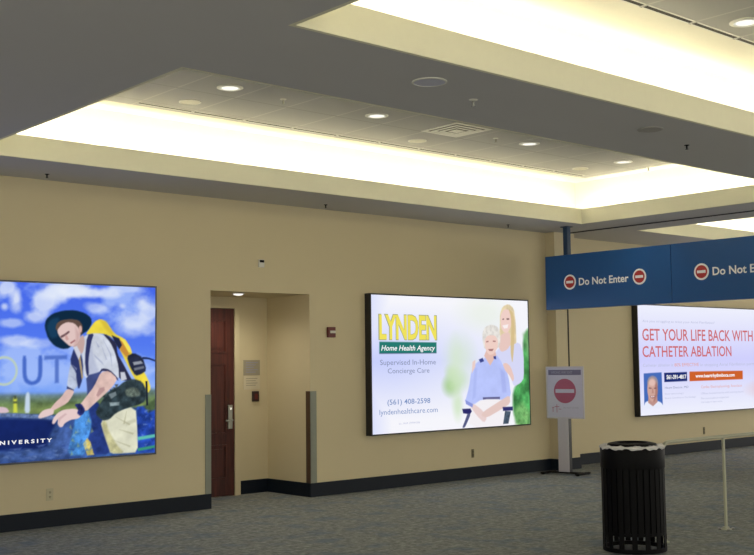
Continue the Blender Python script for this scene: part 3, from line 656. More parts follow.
t = thing('billboard', 'backlit white home health agency billboard with two smiling women, middle of three', 'backlit billboard', (8.79, 10.03, 0.672))
panel_box(t, 2.875, 1.684, 0.099, None)
pr = Print(2.875, 1.684)
k = pr.y/pr.h; q = pr.x/pr.w
lv = np.clip(1-np.abs(k-0.52)*2.3, 0, 1)*np.clip(1.15-q*1.1, 0, 1)
lv = np.maximum(lv, np.clip(1-q*9, 0, 1)*0.55)
pr.put(np.ones(k.shape), np.stack([246-46*lv, 246-38*lv, 252+0*lv], -1))
pr.blob(1.35, 0.554, 0.123, 0.11, (150, 196, 120), alpha=0.8, soft=1.2)
pr.blob(1.371, 0.73, 0.101, 0.079, (190, 220, 170), alpha=0.7, soft=1.2)
pr.blob(1.528, 0.926, 0.23, 0.238, (214, 232, 206), alpha=0.6, soft=1.2)
pr.blob(1.463, 0.611, 0.171, 0.118, (190, 222, 170), alpha=0.6, soft=1.2)
pr.blob(1.467, 0.296, 0.079, 0.157, (206, 230, 190), alpha=0.7, soft=1.2)
pr.blob(2.009, 1.492, 0.424, 0.204, (232, 240, 226), alpha=0.6, soft=1.2)
pr.blob(1.438, 0.729, 0.113, 0.355, (212, 232, 200), alpha=0.5, soft=1.2)
pr.poly([(2.534, 0.453), (2.673, 0.614), (2.754, 0.762), (2.768, 1.195), (2.863, 1.297), (2.977, 1.332), (2.928, -0.057), (2.602, -0.025), (2.526, 0.207)], (74, 150, 84), 0.05, noise=0.5, seed=31, sc=0.12)
pr.poly([(2.77, 1.229), (2.977, 1.332), (2.957, 0.76), (2.86, 0.895)], (150, 196, 140), 0.08, noise=0.3, alpha=0.6)
pr.poly([(2.546, 0.207), (2.738, 0.299), (2.885, 0.161), (2.878, -0.054), (2.577, -0.04)], (150, 190, 120), 0.08, noise=0.5, seed=33, sc=0.05, alpha=0.5)
pr.poly([(2.303, 1.356), (2.307, 1.487), (2.359, 1.594), (2.483, 1.636), (2.59, 1.576), (2.624, 1.394), (2.629, 1.095), (2.61, 0.946), (2.545, 0.798), (2.462, 0.963), (2.27, 1.061)], (226, 208, 170), 0.015, noise=0.1, sc=0.06)
pr.poly([(2.244, 1.012), (2.377, 1.078), (2.489, 1.062), (2.69, 1.122), (2.771, 0.962), (2.769, 0.629), (2.697, 0.558), (2.556, 0.515), (2.5, 0.634), (2.455, 0.766), (2.17, 0.931)], (214, 216, 246), 0.015)
pr.poly([(2.272, 1.143), (2.333, 1.225), (2.496, 1.259), (2.515, 1.095), (2.439, 1.012), (2.316, 0.98), (2.26, 1.061)], (232, 200, 192), 0.015)
pr.poly([(2.318, 1.363), (2.321, 1.481), (2.392, 1.561), (2.491, 1.557), (2.547, 1.459), (2.523, 1.326), (2.451, 1.239), (2.382, 1.245), (2.33, 1.297)], (240, 208, 200), 0.012)
pr.poly([(2.481, 1.573), (2.588, 1.509), (2.6, 1.26), (2.571, 0.995), (2.536, 0.814), (2.502, 0.996), (2.531, 1.293), (2.527, 1.458)], (214, 190, 140), 0.015, alpha=0.9)
pr.poly([(2.351, 1.34), (2.474, 1.358), (2.453, 1.305), (2.384, 1.298)], (250, 240, 240), 0.01)
pr.poly([(2.354, 1.429), (2.388, 1.436), (2.388, 1.42), (2.354, 1.416)], (120, 90, 90), 0.01)
pr.poly([(2.437, 1.437), (2.492, 1.438), (2.491, 1.421), (2.442, 1.417)], (120, 90, 90), 0.01)
pr.poly([(1.988, 0.894), (2.028, 0.964), (2.18, 0.964), (2.246, 0.925), (2.335, 0.833), (2.452, 0.668), (2.502, 0.372), (2.319, 0.296), (2.248, 0.347), (1.916, 0.364), (1.752, 0.293), (1.593, 0.32), (1.68, 0.522), (1.732, 0.743), (1.837, 0.853)], (184, 196, 250), 0.015, noise=0.04)
pr.poly([(2.285, 0.768), (2.38, 0.701), (2.406, 0.44), (2.323, 0.442)], (160, 170, 232), 0.03, alpha=0.5)
pr.poly([(1.788, 0.774), (1.844, 0.773), (1.801, 0.393), (1.74, 0.363)], (165, 178, 236), 0.03, alpha=0.5)
pr.poly([(1.98, 0.932), (2.029, 1.013), (2.196, 1.013), (2.218, 0.938), (2.094, 0.803)], (228, 190, 180), 0.012)
pr.poly([(1.957, 1.125), (1.955, 1.238), (2.014, 1.32), (2.144, 1.354), (2.268, 1.316), (2.308, 1.209), (2.3, 1.094), (2.249, 1.022), (1.991, 1.013)], (226, 222, 216), 0.015, noise=0.12, sc=0.04)
pr.poly([(1.99, 1.142), (2.058, 1.207), (2.202, 1.205), (2.258, 1.143), (2.25, 1.045), (2.17, 0.957), (2.084, 0.942), (2.015, 1.003)], (240, 208, 198), 0.012)
pr.poly([(2.023, 1.126), (2.071, 1.132), (2.07, 1.116), (2.027, 1.11)], (150, 100, 100), 0.01, alpha=0.8)
pr.poly([(2.156, 1.136), (2.214, 1.133), (2.209, 1.117), (2.156, 1.12)], (150, 100, 100), 0.01, alpha=0.8)
pr.poly([(2.058, 1.022), (2.172, 1.026), (2.143, 0.996), (2.086, 0.997)], (150, 100, 100), 0.01, alpha=0.8)
pr.poly([(1.875, 0.885), (1.951, 0.907), (1.978, 0.862), (1.907, 0.843)], (62, 72, 140), 0.01)
pr.poly([(2.16, 0.925), (2.208, 0.931), (2.216, 0.886), (2.168, 0.893)], (62, 72, 140), 0.01)
pr.poly([(1.754, 0.854), (1.81, 0.882), (1.807, 0.79), (1.74, 0.705)], (234, 206, 200), 0.012)
pr.poly([(2.34, 0.826), (2.418, 0.838), (2.505, 0.782), (2.57, 0.633), (2.538, 0.574), (2.472, 0.667), (2.386, 0.734)], (234, 200, 192), 0.012)
pr.poly([(1.941, 0.388), (2.273, 0.385), (2.272, 0.353), (1.94, 0.357)], (96, 96, 140), 0.01)
pr.poly([(1.738, 0.268), (1.94, 0.363), (2.32, 0.351), (2.464, 0.268), (2.47, -0.002), (1.653, 0.004)], (244, 240, 244), 0.02)
pr.poly([(1.675, 0.302), (1.767, 0.311), (1.936, 0.213), (2.012, 0.114), (1.954, 0.053), (1.818, 0.154)], (232, 208, 206), 0.015)
pr.poly([(2.468, 0.405), (2.271, 0.33), (1.935, 0.197), (1.901, 0.151), (2.003, 0.115), (2.292, 0.216), (2.479, 0.291)], (228, 200, 194), 0.015)
pr.poly([(1.603, 0.367), (1.753, 0.305), (1.738, 0.262), (1.62, 0.31)], (140, 152, 220), 0.012)
pr.poly([(1.546, 0.25), (1.701, 0.25), (1.727, 0.212), (1.689, 0.175), (1.563, 0.193)], (44, 44, 104), 0.012)
pr.poly([(1.644, 0.19), (1.708, 0.181), (1.622, 0.052), (1.585, 0.007), (1.54, 0.009), (1.596, 0.101)], (84, 90, 130), 0.012)
pr.poly([(2.322, 0.247), (2.527, 0.247), (2.526, 0.194), (2.33, 0.195)], (50, 50, 110), 0.012)
pr.poly([(2.369, 0.194), (2.486, 0.183), (2.432, 0.022), (2.325, 0.02)], (70, 84, 100), 0.012, noise=0.4, sc=0.04)
pr.poly([(0.127, 1.113), (1.1, 1.109), (1.097, 0.974), (0.125, 0.972)], (38, 122, 112), 0.012)
pr.poly([(0.125, 0.977), (1.097, 0.979), (1.097, 0.969), (0.125, 0.965)], (40, 60, 90), 0.01, alpha=0.6)
im = pr.mesh('picture', M['backlit'], t, 0, 0, 0.0)
lettering('headline_outline', 'LYNDEN', M['print_olive'], im, 0.112, 1.112, 1.132, 1.454, -0.002, bold=0.05)
im['label'] = 'printed picture of two women'
lettering('headline_lettering', 'LYNDEN', M['print_yellow'], im, 0.128, 1.097, 1.142, 1.444, -0.0035, bold=0.032)
lettering('band_lettering', 'Home Health Agency', M['print_white'], im, 0.154, 1.074, 1.005, 1.07, -0.002, shear=0.25, bold=0.015)
lettering('body_lettering', 'Supervised In-Home', M['print_blue_grey'], im, 0.134, 1.081, 0.83, 0.893, -0.002)
lettering('body_lettering', 'Concierge Care', M['print_blue_grey'], im, 0.257, 0.965, 0.728, 0.787, -0.002)
lettering('phone_lettering', '(561) 408-2598', M['print_blue'], im, 0.245, 0.972, 0.346, 0.409, -0.002, bold=0.01)
lettering('web_lettering', 'lyndenhealthcare.com', M['print_blue'], im, 0.114, 1.099, 0.229, 0.292, -0.002)
lettering('small_print', 'Lic. HHA 299994306', M['print_pale'], im, 0.433, 0.786, 0.101, 0.123, -0.002)

t = thing('billboard', 'backlit white billboard headed GET YOUR LIFE BACK WITH CATHETER ABLATION, rightmost of the three', 'backlit billboard', (14.47, 10.2, 0.66))
panel_box(t, 4.0, 1.725, 0.099, None)
pr = Print(4.0, 1.725)
k = pr.y/pr.h; q = pr.x/pr.w
lv = np.clip(1-np.abs(k-0.5)*1.9, 0, 1)
pr.put(np.ones(k.shape), np.stack([240-32*lv, 242-34*lv, 253+0*lv], -1))
pr.poly([(0.113, 0.654), (0.598, 0.665), (0.605, 0.152), (0.104, 0.159)], (70, 108, 186), 0.012)
pr.poly([(0.11, 0.174), (0.146, 0.211), (0.262, 0.231), (0.385, 0.227), (0.527, 0.202), (0.597, 0.163), (0.593, 0.101), (0.106, 0.108)], (232, 236, 252), 0.015)
pr.poly([(0.221, 0.299), (0.207, 0.197), (0.336, 0.136), (0.464, 0.201), (0.456, 0.292)], (190, 146, 138), 0.015)
pr.blob(0.337, 0.398, 0.138, 0.191, (208, 166, 154), soft=0.12)
pr.poly([(0.386, 0.578), (0.48, 0.498), (0.479, 0.317), (0.384, 0.206), (0.34, 0.208), (0.418, 0.345)], (160, 112, 106), 0.03, alpha=0.75)
pr.poly([(0.203, 0.453), (0.198, 0.53), (0.246, 0.593), (0.349, 0.62), (0.45, 0.59), (0.495, 0.524), (0.481, 0.433), (0.445, 0.512), (0.345, 0.553), (0.25, 0.516)], (168, 150, 150), 0.02, alpha=0.8)
pr.blob(0.334, 0.507, 0.089, 0.056, (226, 190, 180), soft=0.6)
pr.poly([(0.237, 0.432), (0.312, 0.425), (0.307, 0.412), (0.241, 0.416)], (90, 60, 66), 0.012, alpha=0.8)
pr.poly([(0.374, 0.423), (0.441, 0.427), (0.435, 0.411), (0.377, 0.41)], (90, 60, 66), 0.012, alpha=0.8)
pr.poly([(0.324, 0.411), (0.351, 0.411), (0.374, 0.341), (0.312, 0.34)], (180, 130, 120), 0.012, alpha=0.7)
pr.poly([(0.257, 0.308), (0.331, 0.295), (0.412, 0.306), (0.383, 0.268), (0.329, 0.259), (0.281, 0.274)], (150, 88, 88), 0.01)
pr.poly([(0.274, 0.302), (0.331, 0.29), (0.394, 0.299), (0.37, 0.279), (0.299, 0.278)], (238, 226, 226), 0.008)
pr.poly([(0.665, 0.656), (1.313, 0.66), (1.314, 0.513), (0.666, 0.507)], (28, 44, 112), 0.01)
pr.poly([(1.385, 0.664), (3.032, 0.658), (3.027, 0.51), (1.38, 0.506)], (206, 98, 44), 0.01)
pr.blob(4.214, 0.331, 0.962, 0.177, (226, 190, 190), soft=0.6, alpha=0.5)
im = pr.mesh('picture', M['backlit'], t, 0, 0, 0.0)
im['label'] = 'printed picture with a small portrait of a man'
lettering('intro_lettering', 'Are you struggling to treat your Atrial Fibrillation?', M['print_pale'], im, 0.12, 2.184, 1.457, 1.493, -0.002)
lettering('headline_lettering', 'GET YOUR LIFE BACK WITH', M['print_red'], im, 0.105, 3.405, 1.168, 1.354, -0.002, bold=0.012)
lettering('headline_lettering', 'CATHETER ABLATION', M['print_red'], im, 0.096, 2.688, 0.909, 1.081, -0.002, bold=0.012)
lettering('claim_lettering', 'Catheter ablation is', M['print_pale'], im, 0.097, 0.924, 0.757, 0.803, -0.002)
lettering('claim_lettering', '80% EFFECTIVE', M['print_peach'], im, 0.96, 1.668, 0.752, 0.805, -0.002, bold=0.01)
lettering('claim_lettering', 'in stopping Atrial Fibrillation permanently', M['print_pale'], im, 1.715, 3.786, 0.749, 0.798, -0.002)
lettering('phone_lettering', '561-391-4817', M['print_white'], im, 0.728, 1.289, 0.551, 0.619, -0.002, bold=0.03)
lettering('web_lettering', 'www.heartrhythmboca.com', M['print_white'], im, 1.557, 2.764, 0.562, 0.621, -0.002, bold=0.03)
lettering('name_lettering', 'Heart Doctor, MD', M['print_blue_grey'], im, 0.674, 1.34, 0.4, 0.434, -0.002)
lettering('small_print', 'Electrophysiologist', M['print_pale'], im, 0.668, 1.206, 0.307, 0.333, -0.002)
lettering('small_print', 'Board Certified in Cardiology', M['print_pale'], im, 0.665, 1.546, 0.239, 0.265, -0.002)
lettering('small_print', 'Cardiac Electrophysiology Associates', M['print_peach'], im, 1.712, 2.985, 0.385, 0.429, -0.002)
lettering('small_print', 'Offices located nearby with evening hours', M['print_pale'], im, 1.706, 3.031, 0.283, 0.315, -0.002)
lettering('small_print', 'Most insurance plans are accepted here', M['print_pale'], im, 1.701, 2.549, 0.202, 0.234, -0.002)
lettering('small_print', 'Call today to learn more', M['print_pale'], im, 1.697, 2.338, 0.142, 0.169, -0.002)

# ------------------------------------------------------------------ hanging Do Not Enter sign
SX = 11.81
t = thing('hanging_sign', 'long blue hanging sign repeating Do Not Enter, in two joined panels below the ceiling', 'sign', (SX, 0, 2.225))
HZ = 0.735
for k, (ya, yb) in enumerate(((9.82, 7.814), (7.806, 5.80))):
    obj('sign_panel', B((0, 0.10, yb, ya, 0, HZ)), M['blue'], t, bevel=0.006)
    for yc in (ya-0.425, ya-0.425-1.117):
        bm = bmesh.new()
        def disc(bm, cy, cz, r_, xx):
            vs = [bm.verts.new((xx, cy+r_*math.cos(2*math.pi*i/48), cz+r_*math.sin(2*math.pi*i/48))) for i in range(48)]
            f0 = bm.faces.new(vs); ex = bmesh.ops.extrude_face_region(bm, geom=[f0])
            bmesh.ops.translate(bm, verts=[v for v in ex['geom'] if isinstance(v, bmesh.types.BMVert)], vec=(0.003, 0, 0))
        disc(bm, yc, 0.36, 0.102, -0.0035); obj('icon_ring', bm, M['letter_white'], t)
        bm = bmesh.new(); disc(bm, yc, 0.36, 0.079, -0.0065); obj('icon_disc', bm, M['icon_red'], t)
        obj('icon_bar', B((-0.0095, -0.0065, yc-0.058, yc+0.058, 0.343, 0.377)), M['letter_white'], t)
    ts = ya-0.575
    lettering('sign_lettering', 'Do Not Enter', M['letter_white'], t, -ts, -(ts-0.80), 0.305, 0.405, -0.002, facing='-X', bold=0.022)
for yy in (9.47, 6.05):
    pt = thing('hanger_post', 'blue square post holding the visible left end of the hanging sign to the ceiling' if yy > 9 else 'blue square post holding the near end of the hanging sign, off to the right', 'post', (SX+0.05, yy, 2.96))
    obj('post', B((-0.036, 0.036, -0.036, 0.036, 0.001, SOF-2.96-0.012)), M['blue_post'], pt)
    obj('ceiling_plate', B((-0.06, 0.06, -0.06, 0.06, SOF-2.96-0.012, SOF-2.96-0.001)), M['blue_post'], pt)

# ------------------------------------------------------------------ stand with the round red mark
t = thing('sign_stand', 'grey freestanding sign post with white placard showing a round red no entry mark', 'sign stand', (11.87, 9.603, 0), R(-79))
obj('post', B((-0.08, 0.08, -0.04, 0.04, 0.035, 1.40)), M['alu'], t, bevel=0.004)
obj('post_edge', B((0.08, 0.083, -0.030, 0.043, 0.035, 1.40)), M['frame_black'], t)
b_ = obj('base', B((-0.25, 0.25, -0.03, 0.03, 0.012, 0.035), (-0.29, -0.23, -0.17, 0.17, 0.008, 0.030), (0.23, 0.29, -0.17, 0.17, 0.008, 0.030)), M['black_matte'], t, bevel=0.004)
for sx in (-0.26, 0.26):
    for sy in (-0.15, 0.15):
        bm = bmesh.new(); lathe(bm, [(0.022, 0.0), (0.022, 0.009)], 16, sx, sy); obj('foot', bm, M['black_matte'], b_)
hd = obj('placard', B((-0.265, 0.265, -0.062, -0.055, 0.765, 1.435)), M['paper'], t)
hd.location = (0.055, 0, 0)
pf = obj('placard_frame', B((-0.28, -0.262, -0.068, -0.041, 0.75, 1.45), (0.262, 0.28, -0.068, -0.041, 0.75, 1.45), (-0.262, 0.262, -0.068, -0.041, 1.432, 1.45), (-0.262, 0.262, -0.068, -0.041, 0.75, 0.768), (-0.262, 0.262, -0.054, -0.041, 0.768, 1.432)), M['alu'], t); pf.location = (0.055, 0, 0)
obj('heading_band', B((-0.245, 0.245, -0.0645, -0.0625, 1.335, 1.405)), M['purple_grey'], hd)
lettering('heading_lettering', 'WRONG WAY EXIT', M['ink'], hd, -0.205, 0.12, 1.352, 1.388, -0.0655, bold=0.01)
bm = bmesh.new()
vs = [bm.verts.new((0.165*math.cos(2*math.pi*i/48), -0.0640, 1.12+0.165*math.sin(2*math.pi*i/48))) for i in range(48)]
f0 = bm.faces.new(vs); ex = bmesh.ops.extrude_face_region(bm, geom=[f0])
bmesh.ops.translate(bm, verts=[v for v in ex['geom'] if isinstance(v, bmesh.types.BMVert)], vec=(0, 0.0018, 0))
obj('round_mark', bm, M['dull_red'], hd)
obj('mark_bar', B((-0.14, 0.14, -0.0665, -0.0642, 1.095, 1.145)), M['paper'], hd)
lettering('small_print', 'DO NOT ENTER', M['ink'], hd, -0.03, 0.20, 0.885, 0.905, -0.0635)
bm = bmesh.new()
for (a, bq, c, d) in ((-0.13, -0.122, 0.83, 0.94), (-0.16, -0.09, 0.905, 0.913), (-0.19, -0.182, 0.835, 0.90), (-0.20, -0.165, 0.895, 0.902), (-0.10, -0.06, 0.872, 0.879)):
    box(bm, a, bq, -0.0642, -0.0625, c, d)
obj('small_mark', bm, M['dull_red'], hd)

# ------------------------------------------------------------------ litter bin
CX, CY = 7.507, 5.385
t = thing('litter_bin', 'round black metal slatted litter bin with a clear liner over its rim', 'litter bin', (CX, CY, 0)); t.scale = (0.94, 0.94, 0.965)
RB = 0.262
bm = bmesh.new()
lathe(bm, [(RB-0.02, 0.012), (RB+0.006, 0.012), (RB+0.006, 0.045), (RB-0.02, 0.045), (RB-0.02, 0.012)], 48, close=False)
lathe(bm, [(RB-0.012, 0.148), (RB+0.004, 0.148), (RB+0.004, 0.17), (RB-0.012, 0.17), (RB-0.012, 0.148)], 48, close=False)
obj('ring', bm, M['black'], t, smooth=True)
bm = bmesh.new()
lathe(bm, [(RB-0.012, 0.69), (RB+0.008, 0.69), (RB+0.010, 0.70), (RB+0.010, 0.845), (RB+0.004, 0.862), (RB-0.03, 0.868), (RB-0.04, 0.855), (RB-0.012, 0.84), (RB-0.012, 0.69)], 64, close=False)
obj('top_band', bm, M['black'], t, smooth=True)
NS = 30
for k in range(NS):
    a = 2*math.pi*k/NS
    low = 0.045 if k % 2 == 0 else 0.148
    bm = B((-0.0225, 0.0225, -0.004, 0.004, low, 0.70))
    bmesh.ops.rotate(bm, verts=bm.verts, cent=(0, 0, 0), matrix=Matrix.Rotation(a+math.pi/2, 3, 'Z'))
    bmesh.ops.translate(bm, verts=bm.verts, vec=(RB*math.cos(a), RB*math.sin(a), 0))
    obj('slat', bm, M['black'], t)
bm = bmesh.new(); lathe(bm, [(0.0, 0.16), (0.235, 0.16), (0.240, 0.82), (0.232, 0.82), (0.228, 0.17), (0.0, 0.17)], 48, close=False)
obj('inner_bucket', bm, M['black_matte'], t, smooth=True)
random.seed(4)
bm = bmesh.new(); seg = 96
prof = [(0.275, 0.852), (0.277, 0.864), (0.262, 0.876), (0.232, 0.876), (0.215, 0.87), (0.212, 0.80)]
rings = []
for j, (r_, z_) in enumerate(prof):
    ring = []
    for i in range(seg):
        a = 2*math.pi*i/seg
        wz = 0.5*(0.009*math.sin(11*a+j)+0.006*math.sin(23*a+2*j)+random.uniform(-.004, .004))*(1.0 if j < 4 else 0.4)
        ring.append(bm.verts.new(((r_+0.003*math.sin(17*a+j))*math.cos(a), (r_+0.003*math.sin(17*a+j))*math.sin(a), z_+wz*(0.9 if j else 1.3))))
    rings.append(ring)
for a, b_ in zip(rings, rings[1:]):
    for i in range(seg): bm.faces.new((a[i], a[(i+1) % seg], b_[(i+1) % seg], b_[i]))
obj('liner', bm, M['bag'], t, smooth=True)
bm = bmesh.new()
lathe(bm, [(0.21, 0.865), (0.205, 0.888), (0.15, 0.900), (0.13, 0.898), (0.13, 0.885), (0.19, 0.872), (0.21, 0.865)], 48, close=False)
obj('lid_ring', bm, M['black'], t, smooth=True)

# ------------------------------------------------------------------ low railing
RZ, RY = 0.828, 5.464
t = thing('railing', 'pale tubular low railing running right from behind the litter bin', 'railing', (0, RY, 0))
pts = [(8.03, 0, 0.02), (8.03, 0, RZ-0.11)] + [(8.03+0.11-0.11*math.cos(a), 0, RZ-0.11+0.11*math.sin(a)) for a in [R(q) for q in (15, 30, 45, 60, 75, 90)]] + [(9.0, 0, RZ), (10.2, 0, RZ), (11.7, 0, RZ)]
bm = bmesh.new(); tube(bm, pts, 0.0165, 14); obj('rail', bm, M['rail'], t, smooth=True)
for xx in (8.03, 8.998, 9.89, 10.79, 11.68):
    bm = bmesh.new()
    if xx > 8.2: tube(bm, [(xx, 0, 0.01), (xx, 0, RZ-0.01)], 0.0145, 12)
    else: tube(bm, [(xx, 0, 0.01), (xx, 0, 0.03)], 0.022, 12)
    pp = obj('post', bm, M['rail'], t, smooth=True)
    bm = bmesh.new(); lathe(bm, [(0.045, 0.0), (0.045, 0.006), (0.028, 0.010), (0.028, 0.025)], 20, xx, 0); obj('flange', bm, M['rail'], pp, smooth=True)
    for q in ((0, math.pi/2, math.pi, math.pi*1.5) if xx > 8.2 else ()):
        bm = bmesh.new(); lathe(bm, [(0.013, 0.0), (0.015, 0.009), (0.008, 0.018)], 12, xx+0.060*math.cos(q+0.9), 0.060*math.sin(q+0.9)); obj('bolt', bm, M['chrome'], pp, smooth=True)

# ------------------------------------------------------------------ wall fittings
def guard(xa, xb, xin, label, inner):
    g = thing('corner_guard', label, 'corner guard', (0, 0, 0))
    obj('flange', B((xa, xb, WY-0.007, WY-0.001, bh+0.001, 1.212)), M['guard'], g)
    obj('return_flange', B((xin-0.006 if xin > 7 else xin, xin if xin > 7 else xin+0.006, WY-0.001, WY+0.075, bh+0.001, 1.212)), inner, g)
guard(6.497, 6.567, 6.568, 'steel corner guard on the left edge of the door alcove', M['guard'])
guard(7.925, 8.012, 7.924, 'steel corner guard on the right edge of the door alcove', M['guard_dark'])

t = thing('alarm_plate', 'small dark red wall device with a pale band, right of the door alcove', 'alarm device', (8.233, WY, 1.897))
obj('body', B((-0.056, 0.056, -0.035, -0.001, -0.061, 0.061)), M['darkred'], t, bevel=0.005)
obj('lens', B((-0.030, 0.050, -0.044, -0.035, -0.012, 0.018)), M['white'], t, bevel=0.003)

t = thing('wall_sensor', 'small white sensor box with dark window high above the door alcove', 'sensor', (7.23, WY, 2.66))
obj('body', B((-0.036, 0.036, -0.03, -0.001, -0.045, 0.045)), M['white'], t, bevel=0.005)
obj('dark_window', B((-0.029, 0.029, -0.033, -0.030, 0.010, 0.038)), M['black_matte'], t)

def outlet(x, y, z, m, label, w_=0.036, hh=0.058):
    t = thing('wall_outlet', label, 'electrical outlet', (x, y, z))
    obj('cover_plate', B((-w_, w_, -0.008, -0.001, -hh, hh)), m, t, bevel=0.002)
    for dz_ in (0.022, -0.022):
        s_ = obj('socket', B((-0.017, 0.017, -0.011, -0.008, dz_-0.015, dz_+0.015)), m, t)
        obj('slots', B((-0.009, -0.005, -0.012, -0.011, dz_-0.006, dz_+0.008), (0.005, 0.009, -0.012, -0.011, dz_-0.006, dz_+0.008), (-0.003, 0.003, -0.012, -0.011, dz_-0.013, dz_-0.008)), M['black_matte'], s_)
outlet(4.744, WY, 0.308, M['ivory'], 'ivory electrical outlet low on the wall under the leftmost billboard')
outlet(10.62, WY, 0.33, M['grey_plate'], 'small dark outlet plate low under the middle billboard', 0.022, 0.055)
outlet(16.38, WY2, 0.335, M['grey_plate'], 'small dark outlet plate low under the rightmost billboard', 0.026, 0.06)

t = thing('notice_sheet', 'grey printed notice on the alcove wall, upper of two', 'notice', (7.693, AY, 1.49))
obj('sheet', B((-0.118, 0.118, -0.006, -0.001, -0.092, 0.092)), M['notice'], t)
for z_ in (0.055, 0.025, -0.005, -0.035, -0.06):
    pass
obj('print_lines', B(*[(-0.085, 0.085-0.03*(i % 3), -0.0075, -0.006, z_, z_+0.010) for i, z_ in enumerate((0.055, 0.028, 0.0, -0.03, -0.058))]), M['ink'], t)
t = thing('notice_sheet', 'paler printed notice on the alcove wall, lower of two, above the card reader', 'notice', (7.693, AY, 1.312))
obj('sheet', B((-0.118, 0.118, -0.006, -0.001, -0.082, 0.080)), M['notice2'], t)
obj('print_lines', B(*[(-0.085, 0.080-0.025*(i % 2), -0.0075, -0.006, z_, z_+0.008) for i, z_ in enumerate((0.045, 0.018, -0.010, -0.036))]), M['notice'], t)
t = thing('card_reader', 'small dark card reader on the alcove wall beside the brown door', 'card reader', (7.737, AY, 1.147))
obj('body', B((-0.046, 0.046, -0.03, -0.001, -0.062, 0.062)), M['reader'], t, bevel=0.006)
obj('key_field', B((-0.02, 0.02, -0.033, -0.030, -0.035, 0.03)), M['darkred'], t)

# ------------------------------------------------------------------ ceiling fittings (local z: 0 = ceiling face, downwards negative)
def make_downlight(loc, label, group):
    t = thing('downlight', label, 'downlight', loc, 0, group)
    bm = bmesh.new(); lathe(bm, [(0.085, -0.001), (0.118, -0.001), (0.118, -0.006), (0.088, -0.012), (0.085, -0.001)], 32, close=False)
    obj('trim_ring', bm, M['trim_white'], t, smooth=True)
    bm = bmesh.new(); lathe(bm, [(0.0, -0.003), (0.086, -0.003), (0.086, -0.005), (0.0, -0.005)], 32, close=False)
    obj('reflector', bm, M['lamp_dim'], t)
    bm = bmesh.new(); lathe(bm, [(0.0, -0.006), (0.072, -0.006), (0.072, -0.009), (0.0, -0.011)], 24, close=False)
    obj('lamp', bm, M['lamp'], t)
    return t
G1 = 'downlights in the raised ceiling over the billboards'
dl = make_downlight((5.47, 8.12, TOP), 'round ceiling downlight, leftmost in the raised tray ceiling', G1)
dup(dl, (7.24, 8.14, TOP), 'round ceiling downlight above and left of the middle billboard, second from the left', G1)
dup(dl, (9.55, 8.13, TOP), 'round ceiling downlight just right of the square air vent', G1)
dup(dl, (11.37, 8.16, TOP), 'round ceiling downlight above the blue hanging sign, farthest in the long tray', G1)
dup(dl, (7.33, 4.14, TOP), 'round ceiling downlight in the nearer tray at the top right corner', G1)
al = thing('downlight', 'small bright round downlight in the low ceiling of the door alcove', 'downlight', (7.10, 10.38, AZ))
bm = bmesh.new(); lathe(bm, [(0.06, -0.001), (0.078, -0.001), (0.074, -0.006), (0.06, -0.008), (0.06, -0.001)], 28, close=False); obj('trim_ring', bm, M['trim_white'], al, smooth=True)
bm = bmesh.new(); lathe(bm, [(0.06, -0.002), (0.058, -0.012), (0.045, -0.022), (0.02, -0.027)], 28); obj('lens', bm, M['lamp'], al, smooth=True)
def spot(loc, power, r_=0.05, size=80, col=(1, .93, .8)):
    d = bpy.data.lights.new('downlight_beam', 'SPOT'); d.energy = power; d.spot_size = R(size); d.spot_blend = 0.9
    d.shadow_soft_size = r_; d.color = col
    o = bpy.data.objects.new('downlight_beam', d); C.objects.link(o); o.location = loc
for (x_, y_) in ((5.47, 8.12), (7.24, 8.14), (9.55, 8.13), (11.37, 8.16), (7.33, 4.14)):
    spot((x_, y_, TOP-0.03), 28)
spot((7.10, 10.42, AZ-0.04), 26, 0.04, 165)

def make_speaker(loc, label, m, group=None, r_=0.105):
    t = thing('ceiling_speaker', label, 'ceiling speaker', loc, 0, group)
    bm = bmesh.new(); lathe(bm, [(r_-0.012, -0.001), (r_, -0.001), (r_, -0.007), (r_-0.012, -0.010), (r_-0.012, -0.001)], 32, close=False)
    obj('trim_ring', bm, M['trim_white'] if m is not M['grille_dim'] else m, t, smooth=True)
    bm = bmesh.new(); lathe(bm, [(0.0, -0.002), (r_-0.012, -0.002), (r_-0.012, -0.007), (0.0, -0.009)], 32, close=False)
    obj('grille', bm, m, t, smooth=True)
    return t
sp = make_speaker((5.48, 8.80, TOP), 'round ceiling speaker beside the leftmost downlight', M['grille_pale'], 'round speakers in the raised ceiling')
dup(sp, (8.43, 8.80, TOP), 'round ceiling speaker left of and below the square air vent', 'round speakers in the raised ceiling')
dup(sp, (11.33, 8.80, TOP), 'round ceiling speaker near the far bright corner of the raised ceiling', 'round speakers in the raised ceiling')
make_speaker((4.95, 5.045, SOF), 'grey round speaker in the dark beam between the two raised ceilings', M['grille'], r_=0.115)
make_speaker((7.353, 5.012, SOF), 'dull flat disc in the dark beam at the upper right', M['grille_dim'], r_=0.10)

def make_sprinkler(loc, label, m, group):
    t = thing('sprinkler', label, 'sprinkler', loc, 0, group)
    bm = bmesh.new(); lathe(bm, [(0.030, -0.001), (0.030, -0.005), (0.014, -0.010), (0.010, -0.012)], 16); obj('escutcheon', bm, m, t, smooth=True)
    bm = bmesh.new(); lathe(bm, [(0.009, -0.010), (0.009, -0.035), (0.006, -0.045)], 12); obj('head', bm, M['steel'] if m is M['trim_white'] else M['black_matte'], t, smooth=True)
    bm = bmesh.new(); lathe(bm, [(0.018, -0.047), (0.018, -0.050)], 12); obj('deflector', bm, M['steel'] if m is M['trim_white'] else M['black_matte'], t)
    return t
s1 = make_sprinkler((6.10, 8.17, TOP), 'white sprinkler head right of the leftmost downlight', M['trim_white'], 'sprinklers in the ceilings')
dup(s1, (9.02, 8.16, TOP), 'white sprinkler head between the square vent and the next downlight', 'sprinklers in the ceilings')
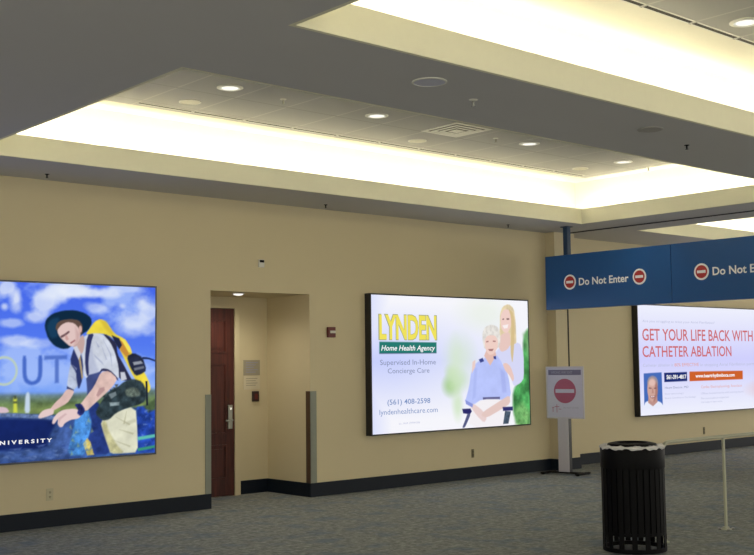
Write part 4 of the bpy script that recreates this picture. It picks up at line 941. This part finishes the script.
dup(s1, (11.95, 8.19, TOP), 'white sprinkler head at the far end of the long raised ceiling', 'sprinklers in the ceilings')
dup(s1, (5.534, 5.209, SOF), 'white sprinkler head on the dark beam beside the grey round speaker', 'sprinklers in the ceilings')
s2 = make_sprinkler((8.158, 5.199, SOF), 'dark sprinkler head on the beam at the upper right', M['black_matte'], 'dark sprinklers under the soffits')
s2.scale = (0.75, 0.75, 0.75)
dup(s2, (4.531, 9.80, SOF), 'dark sprinkler on the wall side soffit above the leftmost billboard', 'dark sprinklers under the soffits')
dup(s2, (7.914, 9.80, SOF), 'dark sprinkler on the wall side soffit above the door alcove', 'dark sprinklers under the soffits')
dup(s2, (11.042, 9.80, SOF), 'dark sprinkler on the wall side soffit above the right end of the middle billboard', 'dark sprinklers under the soffits')

t = thing('air_vent', 'square white ceiling air vent in the middle of the long raised ceiling', 'air vent', (8.36, 8.12, TOP))
bm = bmesh.new()
for (a, b_, zz) in ((0.27, 0.225, -0.004), (0.195, 0.16, -0.008), (0.13, 0.10, -0.012), (0.065, 0.0, -0.016)):
    if b_ == 0: box(bm, -a, a, -a, a, zz-0.003, zz)
    else:
        box(bm, -a, a, b_, a, zz-0.005, zz); box(bm, -a, a, -a, -b_, zz-0.005, zz); box(bm, -a, -b_, -b_, b_, zz-0.005, zz); box(bm, b_, a, -b_, b_, zz-0.005, zz)
obj('vanes', bm, M['trim_white'], t)
obj('dark_throat', B((-0.262, 0.262, -0.262, 0.262, -0.003, -0.001)), M['throat'], t)

# slot diffusers along the edge of the tiled fields
def make_slot(loc, label, group):
    t = thing('slot_diffuser', label, 'slot diffuser', loc, 0, group)
    obj('slot_frame', B((-0.285, 0.285, -0.034, -0.020, -0.004, -0.001), (-0.285, 0.285, 0.020, 0.034, -0.004, -0.001)), M['trim_white'], t)
    obj('dark_slot', B((-0.285, 0.285, -0.020, 0.020, -0.003, -0.001)), M['slot'], t)
    return t
g = 'slot diffusers along the edge of the long raised ceiling'
g2 = 'slot diffusers along the edge of the nearer raised ceiling'
sl = make_slot((5.415, 9.13, TOP), 'thin dark slot diffuser in the row along the edge of the long raised ceiling', g)
for k in range(1, 11):
    dup(sl, (5.415+0.61*k, 9.13, TOP), 'thin dark slot diffuser in the row along the edge of the long raised ceiling', g)
s3 = None
for k in range(-2, 4):
    dup(sl, (6.735+0.61*k, 4.40, TOP), 'thin dark slot diffuser in the row along the nearer raised ceiling, top right', g2)
